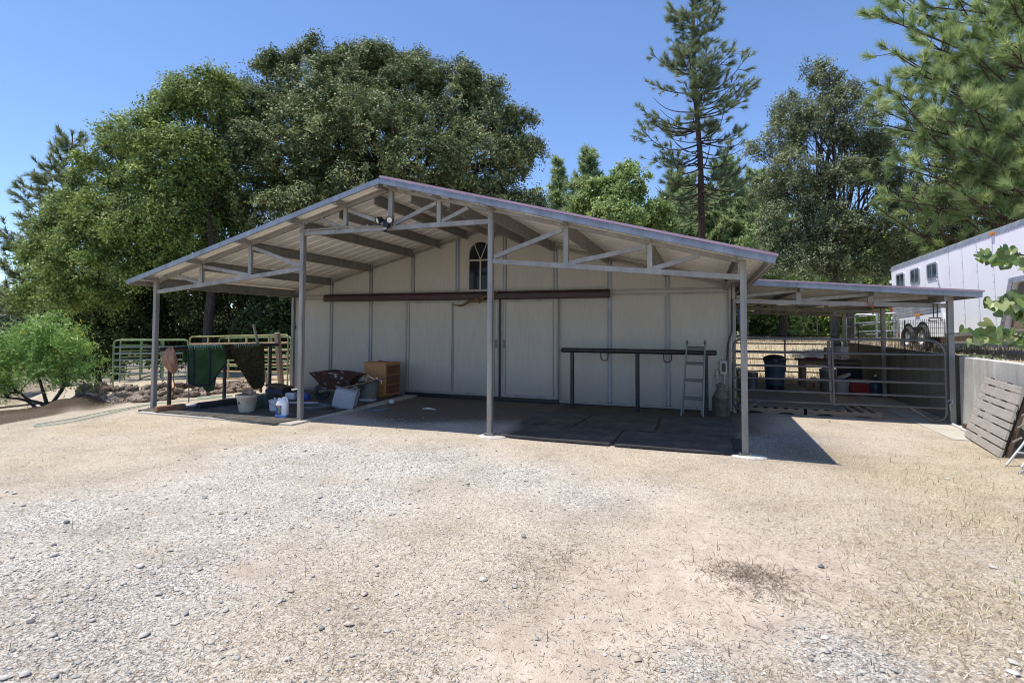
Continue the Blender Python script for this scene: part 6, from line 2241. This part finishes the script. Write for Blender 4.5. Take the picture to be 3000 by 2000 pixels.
# conifers
pb_ = at(190, 1000, k=30)
conifer('pine_tree', 'bluish pine behind the bright oak at the far left', (pb_[0], pb_[1], -2), 14.6, 3.0, lambda t: 4.0 * (1 - t) ** .75 + .25, M['needle2'], .7, 7, .36, 34, .05, .22, 41, 4.5, .08, upt=.35)
tpb = at(2072, 700, k=33)
tpb[2] = gz(tpb[0], tpb[1])
conifer('pine_tree', 'tall dark pine with a long bare trunk behind the right roof slope', tpb, 26.5, 7.6, lambda t: float(np.interp(t, [0, .1, .3, .45, .65, 1], [2.2, 3.3, 3.3, 2.7, 1.5, .2])) * (.6 if math.sin(t * 61) > .8 else 1), M['needle2'], .66, 7, .38, 46, .027, .26, 42, 5.2, .04, dead=.85, upt=.36, lean=(-1.0, .2))
for i, (px, top, k_, rad, lab) in enumerate(((1633, 470, 38, 1.3, 'slim young pine beside the right edge of the big oak'), (1718, 432, 36, 2.9, 'young pine between the slim pine and the round green tree'), (1990, 500, 46, 5.0, 'young green pine left of the tall pine trunk'), (2130, 466, 42, 4.2, 'young green pine right of the tall pine trunk'), (2215, 500, 46, 4.8, 'young green pine beside the grey green oak'), (1925, 590, 50, 4.4, 'small pine behind the round green tree'), (2050, 570, 42, 4.2, 'bushy young pine just left of the tall pine base'), (2100, 590, 40, 3.8, 'bushy young pine just right of the tall pine base'), (2175, 555, 44, 4.4, 'bushy young pine between the tall pine and the grey oak'), (1965, 610, 40, 3.6, 'low bushy pine beside the round green tree'), (2262, 560, 44, 4.0, 'young pine half hidden by the grey oak'))):
    p_ = at(px, top, k=k_)
    bz = gz(p_[0], p_[1])
    H_ = p_[2] - bz
    conifer('young_pine', lab, (p_[0], p_[1], bz), H_, H_ * .12, (lambda t, rad=rad: rad * (1 - t) ** .8 + .2), M['needle3'], .55, 8, .50, 30, .085, .16, 43 + i, 6, .05, 'young pines behind the barn', upt=.35)
blobs = [Bk(*q) for q in ((1830, 570, 75, 60, 30), (1760, 610, 70, 60, 30), (1880, 620, 65, 50, 30), (1810, 650, 90, 50, 29), (1840, 520, 40, 30, 30), (1920, 670, 50, 35, 30))]
p_ = at(1830, 700, k=30)
broadleaf('round_tree', 'round light green tree above the middle of the right roof slope', (p_[0], p_[1], gz(p_[0], p_[1])), blobs, M['light_leaf'], M['bark'], 380, 90, .55, .2, .11, .22, 50)
# right oak
blobs = [Bk(*q) for q in ((2440, 220, 55, 60, 25), (2470, 310, 80, 70, 24.5), (2310, 340, 70, 60, 25), (2400, 400, 90, 75, 24), (2270, 440, 70, 70, 24.5), (2500, 430, 90, 80, 24), (2330, 530, 90, 75, 23.5), (2460, 560, 100, 80, 23.5), (2580, 540, 80, 80, 24), (2600, 420, 60, 60, 25),
          (2260, 570, 60, 60, 24.5), (2320, 660, 85, 70, 23.5), (2440, 690, 100, 70, 23), (2560, 690, 90, 75, 23.5), (2650, 620, 70, 80, 24.5), (2380, 770, 90, 60, 23), (2500, 790, 100, 55, 23), (2610, 780, 70, 55, 24), (2280, 760, 60, 60, 24))]
p_ = at(2452, 1020, k=24)
ro = broadleaf('grey_oak', 'grey green evergreen oak behind the lean-to', (p_[0], p_[1], gz(p_[0], p_[1])), blobs, M['grey_leaf'], M['gbark'], 1650, 85, .5, .11, .056, .20, 51, fork=at(2445, 860, k=24), shell=(.35, 1.05), sc=.92)
tk = MB()
limb(tk, (p_[0] + .22, p_[1] - .05, p_[2] - .2), at(2472, 860, k=24), .18, .14, np.random.default_rng(3), .05, 6, 10)
P('second_trunk', tk, M['gbark'], ro, True)
# oak filling behind the near pine
blobs = [Bk(*q) for q in ((2760, 420, 90, 80, 27), (2880, 480, 100, 90, 27), (2740, 570, 90, 80, 26), (2860, 620, 100, 80, 26), (2990, 560, 100, 90, 27), (2720, 700, 90, 70, 26), (2680, 780, 80, 60, 26), (2780, 740, 90, 60, 27), (2660, 690, 70, 70, 26), (2900, 700, 90, 50, 28), (2980, 400, 90, 80, 28))]
p_ = at(2850, 900, k=27)
broadleaf('dark_oak', 'dark oak glimpsed between the branches of the near long-needled pine', (p_[0], p_[1], gz(p_[0], p_[1])), blobs, M['oak_leaf'], M['bark'], 900, 90, .6, .14, .075, .3, 52)
# big near pine at the right: trunk outside the frame, long branches built one by one
rng4 = np.random.default_rng(77)
NB = at(3230, 900, k=21)
NB[2] = 1.1
npn = T('long_needled_pine', 'big near pine with long brush-like needles at the upper right', 'pine tree', NB)
tk = MB()
tk.tube([NB + (0, 0, -.2), NB + (.05, 0, 4), NB + (0, .1, 9), NB + (.1, 0, 22)], [.42, .36, .28, .1], 12)
TPs, TDs = [], []
ends = [(2560, 40, 14.5), (2580, 130, 14), (2640, 60, 15), (2720, 20, 15), (2620, 150, 13.5), (2560, 240, 14.5), (2600, 260, 14), (2700, 120, 14), (2790, 70, 14.5), (2540, 300, 15), (2690, 210, 13.5), (2640, 330, 14), (2760, 260, 13), (2560, 360, 15),
        (2850, 150, 13.5), (2900, 60, 14), (2950, 130, 13), (2760, 330, 13), (2700, 400, 14), (2850, 300, 13), (2930, 260, 13), (2980, 340, 12.5), (2600, 480, 14.5), (2540, 510, 15), (2680, 480, 14), (2740, 450, 13.5), (2820, 420, 13),
        (2580, 580, 14.5), (2660, 560, 14), (2560, 600, 15), (2740, 560, 13.5), (2820, 560, 13), (2900, 440, 13), (2630, 640, 14), (2700, 620, 13.5), (2780, 640, 13.5), (2860, 630, 13), (2940, 540, 12.5), (2920, 640, 13), (2990, 480, 12.5), (2970, 620, 13), (3040, 200, 12.5), (3050, 420, 12.5),
        (2600, -30, 15), (2700, -60, 15), (2820, -20, 14.5), (2950, -10, 14), (3060, 40, 13.5), (3060, 600, 12.5), (2660, 250, 15.5), (2880, 220, 15.5), (2780, 160, 16), (2960, 200, 16), (2850, 520, 15), (2700, 300, 16), (2650, 420, 16)]
ends += [(rng4.uniform(2590, 3090), rng4.uniform(-40, 650), rng4.uniform(13, 16.5)) for _ in range(42)]
ends = [q for q in ends if q[1] < 615]
for px, py, k_ in ends:
    k_ = k_ * 1.36
    e = at(px, py, k=k_)
    a = NB + np.array([0, 0, max(1.5, e[2] - NB[2] - 1.2 + rng4.normal() * .8)])
    L = np.linalg.norm(e - a)
    pts = []
    n = 9
    wb = rng4.normal(size=3) * .06 * L
    for i in range(n + 1):
        t = i / n
        p = a + (e - a) * t + wb * math.sin(math.pi * t)
        p[2] -= .10 * L * math.sin(math.pi * t) * (1 - .3 * t)
        pts.append(p)
    tk.tube(pts, [.055 * (1 - .85 * i / n) + .008 for i in range(n + 1)], 6)
    TPs.append(pts[-1])
    TDs.append(unit(pts[-1] - pts[-2] + (0, 0, .15)))
    for s in range(12):
        t = rng4.uniform(.45, 1)
        i = min(n - 1, int(t * n))
        b0 = pts[i] + (pts[i + 1] - pts[i]) * (t * n - i)
        d0 = unit(pts[i + 1] - pts[i])
        sd = unit(d0 * rng4.uniform(.2, .9) + unit(rng4.normal(size=3)) * .8 + (0, 0, .3))
        l2 = rng4.uniform(.3, 1.1) * (1.25 - .5 * t)
        e2 = b0 + sd * l2 + (0, 0, .1 * l2)
        tk.tube([b0, (b0 + e2) / 2 - (0, 0, .06 * l2), e2], [.014, .011, .009], 4)
        TPs.append(e2)
        TDs.append(unit(sd + np.array([0, 0, .4])))
P('trunk', tk, M['pbark'], npn, True)
v, f = tufts(np.array(TPs), np.array(TDs), .41, 120, .020, rng4, .95)
o = mesh_obj('crown', v, f, M['needle'], False, npn)
cv_ = np.clip(rng4.normal(.5, .16, (len(TPs), 1)) + rng4.normal(0, .12, (len(TPs), 120)), 0, 1)
face_attr(o, cv_.ravel())
# woodland beyond the field
rng5 = np.random.default_rng(91)
wl = [(2235, 44, .30, M['pbark']), (2312, 46, .34, M['gbark']), (2330, 48, .36, M['pbark']), (2290, 36, .28, M['pbark']), (2395, 50, .22, M['gbark']), (2590, 48, .3, M['pbark']), (2520, 44, .3, M['pbark']), (2540, 52, .3, M['pbark']), (2260, 56, .3, M['pbark']), (2360, 58, .26, M['gbark']), (2440, 60, .3, M['pbark']), (2640, 54, .3, M['pbark']), (2200, 50, .3, M['pbark']), (2480, 38, .18, M['gbark'])]
wdesc = ['reddish trunk nearest the barn corner', 'pale trunk of the close pair', 'brown trunk of the close pair', 'red brown trunk nearest the field fence', 'thin pale trunk in the middle', 'dark trunk near the trailer tail', 'dark trunk right of the twin oak trunk', 'dark trunk behind the galvanised gate', 'trunk deep in the wood at the left', 'thin trunk deep in the wood', 'trunk hidden behind the grey oak', 'trunk behind the trailer', 'trunk hidden by the corner post', 'slim pale sapling by the grey oak']
for i, (px, k_, tr_, bk_) in enumerate(wl):
    p_ = at(px, 1000, k=k_)
    p_[2] = gz(p_[0], p_[1])
    s = k_ / FPX
    bl_s = []
    for j in range(5):
        bl_s.append(Bk(px + rng5.normal() * 30, rng5.uniform(880, 985), rng5.uniform(28, 50), rng5.uniform(16, 28), k_ + rng5.uniform(1.5, 4.5)))
    for j in range(4):
        bl_s.append(Bk(px + rng5.normal() * 40, rng5.uniform(720, 880), rng5.uniform(40, 75), rng5.uniform(40, 60), k_ + rng5.uniform(-1, 3)))
    broadleaf('woodland_tree', 'woodland tree beyond the field: ' + wdesc[i], p_, bl_s, M['wood_leaf'] if i % 3 else M['light_leaf'], bk_, 95, 70, 1.2, .26, .15, tr_, 200 + i, 'woodland trees beyond the field', fork=p_ + np.array([rng5.normal() * .3, 0, 5.5]), limbs=False, bottom=-.9)
# distant ridge
hx_ = np.linspace(-420, 420, 60)
vs, fs = [], []
for i, x in enumerate(hx_):
    hh2 = 9 + 5 * math.sin(x * .02) + 3 * math.sin(x * .053 + 1)
    vs += [(x, 300, -8), (x, 316 + 8 * math.sin(x * .03), hh2), (x, 420, hh2 * .9), (x, 480, -8)]
for i in range(len(hx_) - 1):
    for j in range(3):
        fs.append((4 * i + j, 4 * i + 4 + j, 4 * i + 5 + j, 4 * i + 1 + j))
hill = mesh_obj('hills', vs, fs, mat_simple('wooded_hill', (.10, .14, .13), .95, 0, .4, .15), True)
hill['kind'] = 'structure'
# fence wire and posts at the edge of the field
for i, px in enumerate((2192, 2395, 2598)):
    q = at(px, 1020, k=34)
    q[2] = gz(q[0], q[1])
    O('fence_post', 'thin white steel fence post at the far edge of the field, %s' % ('by the barn corner', 'in the middle', 'towards the trailer')[i], 'fence post', MB().tube([q - (0, 0, .1), q + (0, 0, 1.3)], .02, 6), M['galv'], 'thin fence posts at the field edge', True)
